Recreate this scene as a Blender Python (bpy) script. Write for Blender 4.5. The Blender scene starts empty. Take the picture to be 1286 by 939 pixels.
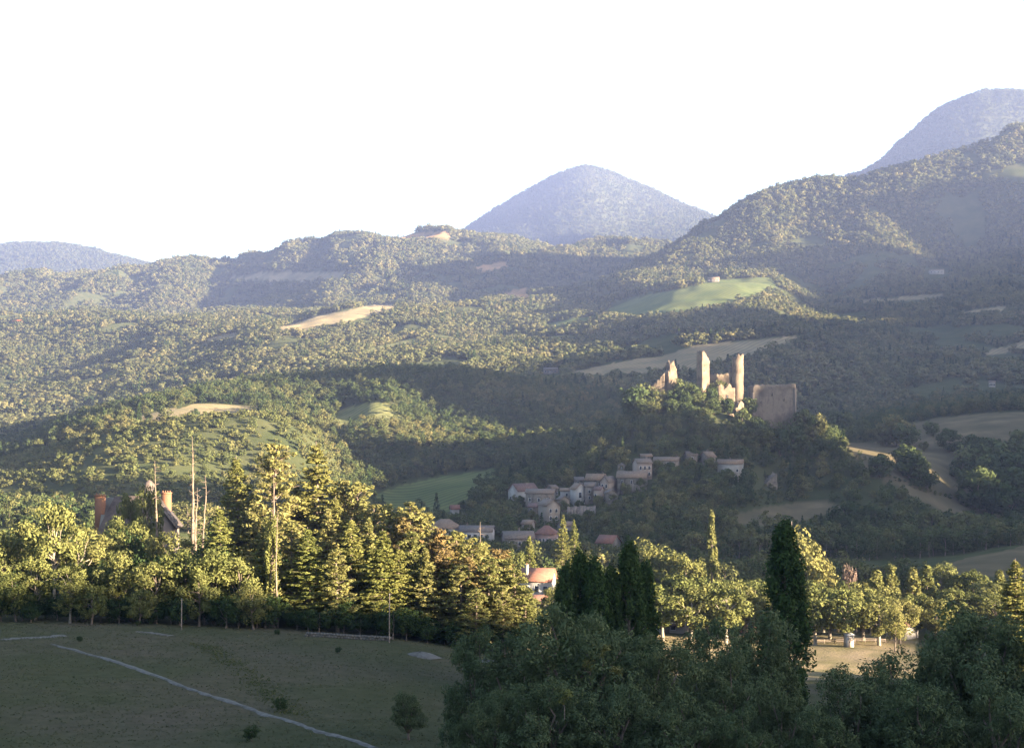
import bpy, math, random
import numpy as np

# ------------------------------------------------------------------ camera, sky, sun, exposure
scene = bpy.context.scene
C = scene.collection
W, H = 1286.0, 939.0          # photograph size, used only to turn pixels into directions
F = 1786.0                    # focal length in those pixels
CX, HY = 643.0, 530.0         # centre column, eye-level row
cam_d = bpy.data.cameras.new('camera')
cam_d.sensor_fit = 'HORIZONTAL'; cam_d.sensor_width = 36.0
cam_d.lens = 36.0 * F / W
cam_d.shift_y = (HY - H / 2) / W
cam_d.clip_start = 0.5; cam_d.clip_end = 40000
cam = bpy.data.objects.new('camera', cam_d); C.objects.link(cam)
cam.location = (0, 0, 0); cam.rotation_euler = (math.radians(90), 0, 0)
scene.camera = cam

SUN_AZ = math.radians(120)    # clockwise from the view direction (+y): right and a little behind
SUN_EL = math.radians(8)
world = bpy.data.worlds.new('World'); scene.world = world; world.use_nodes = True
wn = world.node_tree.nodes; wl = world.node_tree.links
for n in list(wn): wn.remove(n)
sky = wn.new('ShaderNodeTexSky'); sky.sky_type = 'NISHITA'; sky.sun_disc = False
sky.sun_elevation = SUN_EL; sky.sun_rotation = SUN_AZ
sky.altitude = 600; sky.air_density = 1.0; sky.dust_density = 2.0; sky.ozone_density = 1.4
bg = wn.new('ShaderNodeBackground'); bg.inputs['Strength'].default_value = 0.05
wo = wn.new('ShaderNodeOutputWorld')
wl.new(sky.outputs[0], bg.inputs['Color']); wl.new(bg.outputs[0], wo.inputs['Surface'])

sun_d = bpy.data.lights.new('sun', 'SUN'); sun_d.energy = 5.0; sun_d.angle = math.radians(0.5)
sun_d.color = (1.0, 0.81, 0.56)
sun = bpy.data.objects.new('sun', sun_d); C.objects.link(sun)
sdir = np.array([math.cos(SUN_EL) * math.sin(SUN_AZ), math.cos(SUN_EL) * math.cos(SUN_AZ), math.sin(SUN_EL)])
from mathutils import Vector
sun.rotation_euler = Vector(sdir).to_track_quat('Z', 'Y').to_euler()

scene.view_settings.view_transform = 'Standard'; scene.view_settings.look = 'None'
scene.view_settings.gamma = 1.0; scene.view_settings.use_curve_mapping = False
scene.view_settings.exposure = 3.95
scene.render.engine = 'CYCLES'
cy = scene.cycles
cy.use_denoising = True
try: cy.denoiser = 'OPENIMAGEDENOISE'
except Exception: pass
cy.max_bounces = 5; cy.diffuse_bounces = 2; cy.glossy_bounces = 1; cy.transmission_bounces = 2
cy.transparent_max_bounces = 4; cy.volume_bounces = 0; cy.caustics_reflective = False; cy.caustics_refractive = False
cy.use_adaptive_sampling = False

rng = np.random.default_rng(7)
random.seed(7)

# ------------------------------------------------------------------ numeric helpers
def hash2(ix, iy, seed):
    h = (ix.astype(np.int64) * 374761393 + iy.astype(np.int64) * 668265263 + seed * 974711) & 0x7fffffff
    h = ((h ^ (h >> 13)) * 1274126177) & 0x7fffffff
    return ((h ^ (h >> 16)) & 0xffff) / 65535.0
def vnoise(x, y, seed=0):
    x = np.asarray(x, float); y = np.asarray(y, float)
    ix = np.floor(x); iy = np.floor(y); fx = x - ix; fy = y - iy
    fx = fx * fx * (3 - 2 * fx); fy = fy * fy * (3 - 2 * fy)
    a = hash2(ix, iy, seed); b = hash2(ix + 1, iy, seed); c = hash2(ix, iy + 1, seed); d = hash2(ix + 1, iy + 1, seed)
    return (a * (1 - fx) + b * fx) * (1 - fy) + (c * (1 - fx) + d * fx) * fy
def fbm(x, y, oct=4, seed=0):
    s = 0.0; amp = 1.0; tot = 0.0
    for o in range(oct):
        s = s + amp * (vnoise(np.asarray(x) * 2**o + 17.3 * o, np.asarray(y) * 2**o - 9.1 * o, seed + o) * 2 - 1); tot += amp; amp *= 0.5
    return s / tot
def smooth(e0, e1, x):
    t = np.clip((np.asarray(x, float) - e0) / (e1 - e0), 0, 1); return t * t * (3 - 2 * t)
def pchip(xk, yk, x):
    xk = np.asarray(xk, float); yk = np.asarray(yk, float); x = np.clip(np.asarray(x, float), xk[0], xk[-1])
    h = np.diff(xk); d = np.diff(yk) / h
    m = np.zeros_like(yk)
    for i in range(1, len(xk) - 1):
        if d[i-1] * d[i] > 0:
            w1 = 2 * h[i] + h[i-1]; w2 = h[i] + 2 * h[i-1]
            m[i] = (w1 + w2) / (w1 / d[i-1] + w2 / d[i])
    i = np.clip(np.searchsorted(xk, x) - 1, 0, len(h) - 1)
    t = (x - xk[i]) / h[i]
    h00 = 2*t**3 - 3*t**2 + 1; h10 = t**3 - 2*t**2 + t; h01 = -2*t**3 + 3*t**2; h11 = t**3 - t**2
    return h00 * yk[i] + h10 * h[i] * m[i] + h01 * yk[i+1] + h11 * h[i] * m[i+1]
def inpoly(px, py, poly):
    inside = np.zeros(np.shape(px), bool); n = len(poly); j = n - 1
    for i in range(n):
        xi, yi = poly[i]; xj, yj = poly[j]
        if yi != yj:
            inside ^= ((yi > py) != (yj > py)) & (px < (xj - xi) * (py - yi) / (yj - yi) + xi)
        j = i
    return inside

# ------------------------------------------------------------------ mesh helpers
def make_mesh(name, V, quads=None, tris=None, mat=None, smooth_sh=False, fattr=None, mats=None, midx=None):
    me = bpy.data.meshes.new(name)
    V = np.asarray(V, np.float32).reshape(-1, 3)
    nq = 0 if quads is None else len(quads); nt = 0 if tris is None else len(tris)
    me.vertices.add(len(V)); me.vertices.foreach_set('co', V.ravel())
    loops = []
    if nq: loops.append(np.asarray(quads, np.int32).ravel())
    if nt: loops.append(np.asarray(tris, np.int32).ravel())
    L = np.concatenate(loops)
    me.loops.add(len(L)); me.loops.foreach_set('vertex_index', L)
    tot = np.concatenate([np.full(nq, 4, np.int32), np.full(nt, 3, np.int32)])
    st = np.concatenate([[0], np.cumsum(tot)[:-1]]).astype(np.int32)
    me.polygons.add(nq + nt); me.polygons.foreach_set('loop_start', st); me.polygons.foreach_set('loop_total', tot)
    if smooth_sh: me.polygons.foreach_set('use_smooth', np.ones(nq + nt, bool))
    for m in (mats or ([mat] if mat else [])): me.materials.append(m)
    if midx is not None: me.polygons.foreach_set('material_index', np.asarray(midx, np.int32))
    if fattr:
        for k, v in fattr.items():
            a = me.attributes.new(k, 'FLOAT', 'FACE'); a.data.foreach_set('value', np.asarray(v, np.float32))
    me.update(calc_edges=True)
    return me
class MB:
    """collects boxes, tubes and quads into one mesh"""
    def __init__(s): s.V = []; s.Q = []; s.T = []; s.n = 0
    def add(s, V, quads=(), tris=()):
        V = np.asarray(V, float).reshape(-1, 3)
        if len(quads): s.Q.append(np.asarray(quads, int) + s.n)
        if len(tris): s.T.append(np.asarray(tris, int) + s.n)
        s.V.append(V); s.n += len(V)
    def box(s, x0, x1, y0, y1, z0, z1):
        V = [(x0,y0,z0),(x1,y0,z0),(x1,y1,z0),(x0,y1,z0),(x0,y0,z1),(x1,y0,z1),(x1,y1,z1),(x0,y1,z1)]
        s.add(V, [(0,3,2,1),(4,5,6,7),(0,1,5,4),(1,2,6,5),(2,3,7,6),(3,0,4,7)])
    def tube(s, P, R, n=6):
        P = np.asarray(P, float); k = len(P); R = np.broadcast_to(np.asarray(R, float), (k,))
        D = np.gradient(P, axis=0); D /= np.linalg.norm(D, axis=1)[:, None] + 1e-9
        up = np.where(np.abs(D[:, 2:3]) < 0.9, [[0, 0, 1.0]], [[1.0, 0, 0]])
        A = np.cross(D, up); A /= np.linalg.norm(A, axis=1)[:, None] + 1e-9
        B = np.cross(D, A)
        th = np.arange(n) * 2 * math.pi / n
        ring = P[:, None] + R[:, None, None] * (np.cos(th)[None, :, None] * A[:, None] + np.sin(th)[None, :, None] * B[:, None])
        V = ring.reshape(-1, 3); q = []
        for i in range(k - 1):
            for j in range(n):
                a = i*n + j; b = i*n + (j+1) % n; q.append((a, b, b + n, a + n))
        V = np.vstack([V, P[-1:]]); t = [((k-1)*n + j, (k-1)*n + (j+1) % n, k*n) for j in range(n)]
        s.add(V, q, t)
    def mesh(s, name, mat, smooth_sh=False, **kw):
        return make_mesh(name, np.vstack(s.V), np.vstack(s.Q) if s.Q else None, np.vstack(s.T) if s.T else None, mat, smooth_sh, **kw)
def ob(name, me, parent=None, loc=(0,0,0), rz=0.0):
    o = bpy.data.objects.new(name, me); C.objects.link(o)
    o.location = loc; o.rotation_euler = (0, 0, rz)
    if parent: o.parent = parent
    return o
def thing(name, label, cat, loc=(0,0,0), rz=0.0, group=None, me=None):
    o = bpy.data.objects.new(name, me); C.objects.link(o)
    o.location = loc; o.rotation_euler = (0, 0, rz); o['label'] = label; o['category'] = cat
    if group: o['group'] = group
    if me is None: o.empty_display_size = 0.5
    return o

# ------------------------------------------------------------------ materials
def mat_new(name):
    m = bpy.data.materials.new(name); m.use_nodes = True
    nt = m.node_tree
    for n in list(nt.nodes): nt.nodes.remove(n)
    out = nt.nodes.new('ShaderNodeOutputMaterial')
    return m, nt, out
def ramp(nt, fac, stops):
    r = nt.nodes.new('ShaderNodeValToRGB'); e = r.color_ramp.elements
    while len(e) < len(stops): e.new(0.5)
    for el, (p, c) in zip(e, stops): el.position = p; el.color = (*c, 1)
    nt.links.new(fac, r.inputs[0]); return r.outputs[0]
def noise_tex(nt, scale, detail=3, coord='Object', rough=0.55):
    tc = nt.nodes.new('ShaderNodeTexCoord'); n = nt.nodes.new('ShaderNodeTexNoise')
    n.inputs['Scale'].default_value = scale; n.inputs['Detail'].default_value = detail; n.inputs['Roughness'].default_value = rough
    nt.links.new(tc.outputs[coord], n.inputs['Vector']); return n.outputs['Fac']
def mix(nt, fac, a, b, mode='MIX'):
    m = nt.nodes.new('ShaderNodeMix'); m.data_type = 'RGBA'; m.blend_type = mode
    for s, v in ((m.inputs[0], fac), (m.inputs[6], a), (m.inputs[7], b)):
        if hasattr(v, 'is_output'): nt.links.new(v, s)
        else: s.default_value = v if not isinstance(v, tuple) else (*v, 1)
    return m.outputs[2]
def attr(nt, name):
    a = nt.nodes.new('ShaderNodeAttribute'); a.attribute_name = name; return a.outputs['Fac']
def math_n(nt, op, a, b=None):
    m = nt.nodes.new('ShaderNodeMath'); m.operation = op
    for s, v in zip(m.inputs, (a, b)):
        if v is None: continue
        if hasattr(v, 'is_output'): nt.links.new(v, s)
        else: s.default_value = v
    return m.outputs[0]
def foliage(name, c0, c1, c2, trans=0.22):
    """leaf colour: differs from tree to tree (random) and leaf to leaf (tint)"""
    m, nt, out = mat_new(name)
    oi = nt.nodes.new('ShaderNodeObjectInfo')
    geo = nt.nodes.new('ShaderNodeNewGeometry'); nz = nt.nodes.new('ShaderNodeTexNoise'); nz.inputs['Scale'].default_value = 0.016; nz.inputs['Detail'].default_value = 2
    nt.links.new(geo.outputs['Position'], nz.inputs['Vector'])          # stands of one species and another
    st = ramp(nt, nz.outputs['Fac'], [(0.36, (0, 0, 0)), (0.64, (1, 1, 1))])
    f = math_n(nt, 'ADD', math_n(nt, 'MULTIPLY', oi.outputs['Random'], 0.6), math_n(nt, 'MULTIPLY', st, 0.4))
    col = ramp(nt, f, [(0.0, c0), (0.5, c1), (1.0, c2)])
    t = attr(nt, 'tint')
    hsv = nt.nodes.new('ShaderNodeHueSaturation')
    nt.links.new(col, hsv.inputs['Color'])
    nt.links.new(math_n(nt, 'ADD', math_n(nt, 'MULTIPLY', t, 0.7), 0.65), hsv.inputs['Value'])
    nt.links.new(math_n(nt, 'ADD', math_n(nt, 'MULTIPLY', t, -0.03), 0.515), hsv.inputs['Hue'])
    d = nt.nodes.new('ShaderNodeBsdfDiffuse'); tr = nt.nodes.new('ShaderNodeBsdfTranslucent')
    nt.links.new(hsv.outputs[0], d.inputs[0]); nt.links.new(hsv.outputs[0], tr.inputs[0])
    mx = nt.nodes.new('ShaderNodeMixShader'); mx.inputs[0].default_value = trans
    nt.links.new(d.outputs[0], mx.inputs[1]); nt.links.new(tr.outputs[0], mx.inputs[2])
    nt.links.new(mx.outputs[0], out.inputs['Surface'])
    return m
def rough_mat(name, c0, c1, scale=2.0, rough=0.9, bump=0.0, detail=4, c2=None, stain=None, streak=False, vary=0.0):
    m, nt, out = mat_new(name)
    n = noise_tex(nt, scale, detail)
    if streak:                                              # rain streaks down the face
        tc = nt.nodes.new('ShaderNodeTexCoord'); mp = nt.nodes.new('ShaderNodeMapping'); mp.inputs['Scale'].default_value = (1.1, 1.1, 0.09)
        sn = nt.nodes.new('ShaderNodeTexNoise'); sn.inputs['Scale'].default_value = 1.0; sn.inputs['Detail'].default_value = 4
        nt.links.new(tc.outputs['Object'], mp.inputs[0]); nt.links.new(mp.outputs[0], sn.inputs['Vector'])
        n = math_n(nt, 'ADD', math_n(nt, 'MULTIPLY', n, 0.5), math_n(nt, 'MULTIPLY', sn.outputs['Fac'], 0.5))
    stops = [(0.3, c0), (0.7, c1)] if c2 is None else [(0.28, c0), (0.5, c1), (0.72, c2)]
    col = ramp(nt, n, stops)
    if stain:
        n2 = noise_tex(nt, scale * 0.21, 3)
        col = mix(nt, ramp(nt, n2, [(0.45, (0, 0, 0)), (0.7, (1, 1, 1))]), col, stain)
    if vary:                                                # each building its own shade of wash
        oi = nt.nodes.new('ShaderNodeObjectInfo'); hv = nt.nodes.new('ShaderNodeHueSaturation')
        nt.links.new(col, hv.inputs['Color']); nt.links.new(math_n(nt, 'ADD', math_n(nt, 'MULTIPLY', oi.outputs['Random'], 2 * vary), 1 - vary), hv.inputs['Value'])
        nt.links.new(math_n(nt, 'ADD', math_n(nt, 'MULTIPLY', oi.outputs['Random'], -0.03), 0.51), hv.inputs['Hue']); col = hv.outputs[0]
    p = nt.nodes.new('ShaderNodeBsdfPrincipled'); p.inputs['Roughness'].default_value = rough
    p.inputs['Specular IOR Level'].default_value = 0.2
    nt.links.new(col, p.inputs['Base Color'])
    if bump:
        b = nt.nodes.new('ShaderNodeBump'); b.inputs['Strength'].default_value = bump; b.inputs['Distance'].default_value = 0.05
        nt.links.new(noise_tex(nt, scale * 3, 3), b.inputs['Height']); nt.links.new(b.outputs[0], p.inputs['Normal'])
    nt.links.new(p.outputs[0], out.inputs['Surface'])
    return m
M = {}
M['leaf_wood'] = foliage('leaf_wood', (0.030, 0.048, 0.020), (0.058, 0.072, 0.028), (0.120, 0.110, 0.044))
M['leaf_basin'] = foliage('leaf_basin', (0.050, 0.062, 0.028), (0.088, 0.092, 0.040), (0.145, 0.128, 0.058), 0.2)
M['leaf_peak'] = foliage('leaf_peak', (0.034, 0.044, 0.022), (0.048, 0.056, 0.028), (0.070, 0.070, 0.036), 0.1)
M['leaf_scrub'] = foliage('leaf_scrub', (0.06, 0.074, 0.028), (0.09, 0.096, 0.036), (0.13, 0.118, 0.05))
M['leaf_pine'] = foliage('leaf_pine', (0.110, 0.118, 0.040), (0.145, 0.144, 0.052), (0.170, 0.155, 0.060), 0.32)
M['leaf_cedar'] = foliage('leaf_cedar', (0.100, 0.112, 0.034), (0.125, 0.128, 0.040), (0.145, 0.138, 0.045), 0.30)
M['leaf_brown'] = foliage('leaf_brown', (0.15, 0.10, 0.042), (0.14, 0.105, 0.045), (0.13, 0.11, 0.045), 0.25)
M['leaf_willow'] = foliage('leaf_willow', (0.054, 0.074, 0.036), (0.064, 0.084, 0.042), (0.078, 0.092, 0.043), 0.2)
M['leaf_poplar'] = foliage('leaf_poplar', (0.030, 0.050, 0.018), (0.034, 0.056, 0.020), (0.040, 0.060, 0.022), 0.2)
M['leaf_plane'] = foliage('leaf_plane', (0.078, 0.090, 0.030), (0.104, 0.110, 0.040), (0.13, 0.122, 0.046), 0.25)
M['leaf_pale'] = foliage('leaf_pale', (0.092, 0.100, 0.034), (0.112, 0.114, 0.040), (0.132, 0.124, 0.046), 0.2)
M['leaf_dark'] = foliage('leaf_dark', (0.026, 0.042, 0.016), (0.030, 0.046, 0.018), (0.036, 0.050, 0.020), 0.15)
M['leaf_tamarisk'] = foliage('leaf_tamarisk', (0.13, 0.095, 0.075), (0.14, 0.10, 0.08), (0.13, 0.10, 0.075), 0.2)
M['bark'] = rough_mat('bark', (0.07, 0.055, 0.045), (0.16, 0.125, 0.10), 3.0, 0.95, 0.4)
M['bark_pale'] = rough_mat('bark_pale', (0.13, 0.11, 0.085), (0.24, 0.205, 0.16), 2.0, 0.9, 0.3)
M['bark_dead'] = rough_mat('bark_dead', (0.08, 0.06, 0.046), (0.17, 0.13, 0.10), 1.5, 0.9, 0.3)

# ------------------------------------------------------------------ terrain: ridge lines mostly read from the photograph, each at its own depth
# (depth in metres, {column: row}, height of the trees that make up the outline there)
def zrow(y, **k): return None
CURVES = [
 (3,    {0: ('z', -1.8), 1286: ('z', -1.8)}, 0),
 (40,   {0: ('z', -12.5), 1286: ('z', -12.5)}, 0),
 (85,   {0: ('z', -21.8), 600: ('z', -22.2), 1286: ('z', -24.5)}, 0),
 (125,  {0: ('z', -26.0), 400: ('z', -26.4), 700: ('z', -28.5), 1286: ('z', -30.5)}, 0),
 (165,  {0: ('z', -27.2), 400: ('z', -28.2), 700: ('z', -31.5), 1000: ('z', -33.5), 1286: ('z', -34.5)}, 0),
 (200,  {0: ('z', -28.2), 300: ('z', -29.0), 500: ('z', -30.6), 640: ('z', -33.2), 800: ('z', -36.5), 1040: ('z', -38.2), 1286: ('z', -38.5)}, 0),
 (235,  {0: ('z', -29.0), 300: ('z', -29.8), 500: ('z', -32.5), 640: ('z', -36), 800: ('z', -40.0), 1040: ('z', -41.2), 1286: ('z', -41.0)}, 0),
 (285,  {0: ('z', -30.0), 300: ('z', -31.0), 600: ('z', -38.0), 800: ('z', -42.5), 1040: ('z', -43.2), 1286: ('z', -43.0)}, 0),
 (380,  {0: ('z', -35), 300: ('z', -37), 600: ('z', -46), 800: ('z', -48), 1080: ('z', -47.5), 1200: ('z', -43), 1286: ('z', -42)}, 0),
 (460,  {0: 667, 300: 680, 600: 710, 800: 712, 1000: 715, 1080: 715, 1190: 705, 1286: 688}, 0),
 (540,  {0: 648, 150: 652, 300: 652, 420: 662, 560: 675, 650: 680, 750: 672, 850: 668, 950: 668, 1080: 690, 1200: 688, 1286: 682}, 0),
 (620,  {0: 612, 150: 590, 300: 580, 400: 610, 480: 645, 560: 648, 650: 634, 720: 622, 780: 604, 850: 594, 900: 594, 950: 610, 1000: 628, 1060: 625, 1120: 630, 1200: 655, 1286: 665}, 0),
 (700,  {0: 590, 80: 565, 150: 540, 250: 525, 320: 522, 380: 540, 450: 605, 520: 622, 560: 618, 650: 608, 720: 575, 780: 538, 820: 513, 860: 505, 920: 511, 960: 530, 1000: 546, 1040: 557, 1080: 567, 1150: 585, 1220: 610, 1286: 625}, 0),
 (780,  {0: 580, 80: 560, 150: 545, 250: 530, 320: 528, 400: 545, 450: 580, 520: 602, 600: 594, 650: 588, 720: 570, 780: 548, 850: 530, 920: 528, 1000: 548, 1050: 556, 1100: 560, 1170: 560, 1240: 568, 1286: 572}, 0),
 (900,  {0: 572, 100: 535, 150: 523, 250: 507, 330: 509, 420: 520, 470: 509, 560: 540, 650: 545, 750: 545, 850: 545, 1000: 555, 1080: 545, 1150: 532, 1200: 523, 1286: 516}, 0),
 (1080, {0: 548, 100: 520, 200: 498, 300: 478, 400: 469, 480: 463, 560: 462, 640: 474, 720: 488, 780: 508, 850: 525, 920: 530, 1000: 528, 1100: 515, 1286: 500}, 6),
 (1250, {0: 552, 100: 530, 300: 495, 500: 485, 640: 485, 715: 476, 800: 470, 900: 468, 1000: 470, 1100: 480, 1286: 470}, 0),
 (1450, {0: 525, 200: 490, 400: 462, 600: 452, 700: 462, 770: 452, 830: 443, 870: 433, 940: 426, 1000: 421, 1060: 440, 1150: 445, 1286: 436}, 0),
 (1700, {0: 490, 200: 458, 400: 432, 560: 428, 660: 425, 760: 412, 860: 402, 960: 400, 1050: 405, 1150: 412, 1286: 402}, 0),
 (2000, {0: 455, 200: 432, 350: 413, 480: 404, 660: 400, 760: 388, 860: 361, 960: 349, 1050: 376, 1150: 378, 1286: 366}, 0),
 (2300, {0: 425, 200: 408, 350: 402, 480: 386, 600: 386, 700: 380, 800: 348, 900: 330, 1000: 318, 1100: 320, 1200: 335, 1286: 326}, 0),
 (2700, {0: 392, 120: 394, 200: 396, 300: 390, 480: 382, 600: 374, 680: 374, 760: 350, 820: 320, 900: 270, 960: 236, 1000: 230, 1060: 222, 1150: 206, 1200: 194, 1240: 180, 1286: 170, 1500: 200, 1800: 360, 2600: 520}, 6),
 (3200, {0: 404, 150: 402, 300: 394, 380: 376, 430: 338, 480: 326, 540: 328, 600: 338, 700: 345, 800: 350, 1000: 310, 1286: 270, 1800: 380, 2600: 520}, 0),  # plateau front raised so that it casts shade on the hill behind
 (3900, {-300: 390, 0: 356, 100: 345, 200: 330, 300: 320, 400: 306, 430: 298, 580: 297, 650: 304, 720: 312, 760: 309, 820: 309, 900: 320, 1000: 330, 1286: 300, 1900: 450}, 6),
 (4600, {-300: 400, 0: 370, 400: 340, 700: 350, 900: 340, 1000: 260, 1095: 206, 1150: 166, 1200: 130, 1240: 116, 1286: 119, 1400: 160, 1700: 330, 2400: 500}, 0),
 (5600, {0: 375, 400: 360, 700: 340, 1000: 330, 1286: 300, 1900: 450}, 0),
 (7000, {-400: 350, -100: 325, 0: 313, 60: 310, 120: 317, 170: 330, 250: 350, 400: 335, 500: 325, 580: 294, 630: 264, 680: 234, 735: 212, 780: 224, 830: 246, 890: 274, 960: 300, 1286: 320, 1900: 450}, 0),
 (9500, {0: 430, 1286: 430}, 0),
]
cols = np.concatenate([[-9000, -6000, -4000, -2800, -2000, -1500, -1100, -800, -600, -450, -330, -230, -150],
                       np.arange(-90, 1380, 3.4), [1430, 1500, 1600, 1720, 1880, 2100, 2400, 2900, 3600, 4600, 6200, 9000]]).astype(float)
rows = np.unique(np.concatenate([np.geomspace(3, 80, 25), np.geomspace(80, 1100, 260), np.geomspace(1100, 9500, 250)]))
NC, NR = len(cols), len(rows)
K = len(CURVES)
ck_y = np.zeros((K, NC)); ck_z = np.zeros((K, NC))
for k, (y, d, th) in enumerate(CURVES):
    xs = sorted(d)
    zs = []
    for x in xs:
        v = d[x]
        zs.append(v[1] if isinstance(v, tuple) else (HY - v) / F * y - th)
    ck_z[k] = pchip(xs, zs, cols)
    wob = 0.0 if y < 300 else (0.05 if y < 1000 else 0.07)
    ck_y[k] = y * (1 + wob * fbm(cols / 170.0 + k * 3.1, np.full(NC, k * 7.7), 2, 5 + k))
    ck_z[k] *= (ck_y[k] / y) if y > 300 else 1.0     # keep the outline where the photograph has it
Z = np.zeros((NR, NC)); ly = np.log(rows)
for j in range(NC):
    o = np.argsort(ck_y[:, j]); yy = np.log(np.maximum.accumulate(ck_y[o, j] + np.arange(K) * 1e-3))
    Z[:, j] = pchip(yy, ck_z[o, j], ly)
GY = np.repeat(rows[:, None], NC, 1); GX = (cols[None, :] - CX) / F * GY
# gullies and spurs
am = smooth(420, 1500, GY) * (1 - 0.65 * smooth(4200, 5200, GY))
Z += am * (0.0045 + 0.004 * smooth(1100, 2000, GY)) * GY * fbm(GX / 150.0, GY / 300.0, 4, 31) + am * 0.003 * GY * fbm(GX / 60.0, GY / 110.0, 3, 41)
far = smooth(2100, 3500, GY)
rid = 1 - np.abs(fbm(GX / 230.0, GY / 900.0, 3, 51))
Z += far * (1 - 0.8 * smooth(4200, 5000, GY)) * 0.012 * GY * (rid - 0.75)
near = 1 - smooth(260, 420, GY)
Z += near * smooth(60, 110, GY) * (0.35 * fbm(GX / 16.0, GY / 16.0, 3, 61) + 0.10 * fbm(GX / 3.5, GY / 3.5, 2, 62))

def ground_z(x, y):
    """height of the ground sheet (bilinear on its own grid)"""
    x = np.asarray(x, float); y = np.asarray(y, float)
    px = x / y * F + CX
    i = np.clip(np.searchsorted(rows, y) - 1, 0, NR - 2); j = np.clip(np.searchsorted(cols, px) - 1, 0, NC - 2)
    ti = (y - rows[i]) / (rows[i+1] - rows[i]); tj = np.clip((px - cols[j]) / (cols[j+1] - cols[j]), 0, 1)
    return (Z[i, j] * (1-tj) + Z[i, j+1] * tj) * (1-ti) + (Z[i+1, j] * (1-tj) + Z[i+1, j+1] * tj) * ti
def to_row(z, y): return HY - F * np.asarray(z) / np.asarray(y)
def hit(px, py, y0=85.0, y1=9000.0):
    """first ground point on the ray through a pixel"""
    ys = np.geomspace(y0, y1, 4000); xs = (px - CX) / F * ys
    d = to_row(ground_z(xs, ys), ys) - py
    i = np.argmax(d <= 0) if (d <= 0).any() else len(ys) - 1
    return np.array([xs[i], ys[i], float(ground_z(xs[i], ys[i]))])
def at(px, y):
    x = (px - CX) / F * y
    return np.array([x, y, float(ground_z(x, y))])

# fields: (kind, depth range, outline)
FIELDS = [
 ('straw', 1120, 1640, [(712,468),(760,458),(830,446),(870,434),(930,428),(1000,421),(1002,427),(960,440),(880,462),(800,471),(735,476)]),
 ('green', 1500, 2300, [(755,392),(790,377),(850,363),(900,352),(968,348),(976,360),(940,374),(880,388),(810,398)]),
 ('green', 1500, 2200, [(680,408),(745,396),(750,402),(690,413)]),
 ('straw', 1700, 3000, [(340,414),(400,396),(470,383),(502,381),(494,391),(440,402),(380,415)]),
 ('straw', 1700, 2600, [(250,428),(300,417),(300,423),(262,430)]),
 ('straw', 2900, 4300, [(285,350),(330,342),(437,341),(432,351),(340,354)]),
 ('stubble', 3400, 4400, [(470,292),(565,291),(565,299),(480,299)]),
 ('stubble', 2900, 4300, [(592,337),(635,329),(643,335),(610,343)]),
 ('stubble', 2300, 4000, [(627,367),(660,362),(668,375),(640,377)]),
 ('straw', 740, 1050, [(150,528),(200,516),(250,506),(338,511),(322,519),(250,522),(200,530)]),
 ('pasture', 740, 1060, [(404,530),(430,515),(460,506),(500,508),(505,522),(470,529),(430,533)]),
 ('green', 560, 900, [(464,640),(470,622),(520,605),(560,597),(622,588),(626,602),(600,614),(565,642),(520,647),(480,642)]),
 ('dry', 600, 1010, [(1060,556),(1090,556),(1130,552),(1150,530),(1180,525),(1240,518),(1400,512),(1400,580),(1230,600),(1300,640),(1300,662),(1200,652),(1120,612),(1085,588)]),
 ('dry', 370, 560, [(1135,722),(1200,705),(1286,685),(1420,670),(1420,725)]),
 ('dry', 550, 720, [(905,652),(960,637),(1040,627),(1060,640),(1000,657),(915,672)]),
 ('straw', 1500, 2400, [(1080,377),(1188,368),(1188,375),(1080,381)]),
 ('straw', 1400, 2300, [(1205,392),(1268,383),(1268,389),(1205,395)]),
 ('straw', 1100, 1700, [(1235,442),(1300,426),(1300,436),(1240,447)]),
 ('pasture', 1400, 2200, [(435,444),(520,425),(525,430),(440,450)]),
  ('meadow', 222, 300, [(600,798),(1150,797),(1150,852),(600,862)]),
 ('straw', 1000, 1300, [(672,470),(700,463),(704,468),(680,474)]),
]
SCRUB = [(-80,575),(60,560),(150,530),(350,515),(420,545),(430,610),(250,640),(-80,650)]
def field_kind(px, py, y):
    px = np.asarray(px, float); py = np.asarray(py, float); y = np.asarray(y, float)
    px = px + 5 * fbm(px / 22.0, py / 9.0, 2, 77); py = py + 1.2 * fbm(px / 15.0, py / 9.0, 2, 78)
    kind = np.zeros(px.shape, int)
    names = {'straw': 1, 'green': 2, 'stubble': 3, 'pasture': 4, 'dry': 5, 'meadow': 6}
    for k, y0, y1, poly in FIELDS:
        m = inpoly(px, py, poly) & (y > y0) & (y < y1); kind[m] = names[k]
    return kind

GP = to_row(Z, GY); GPX = np.repeat(cols[None, :], NR, 0)
kind = field_kind(GPX, GP, GY)
V = np.stack([GX, GY, Z], -1).reshape(-1, 3)
ii, jj = np.meshgrid(np.arange(NR-1), np.arange(NC-1), indexing='ij')
q = np.stack([ii*NC+jj, ii*NC+jj+1, (ii+1)*NC+jj+1, (ii+1)*NC+jj], -1).reshape(-1, 4)

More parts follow.
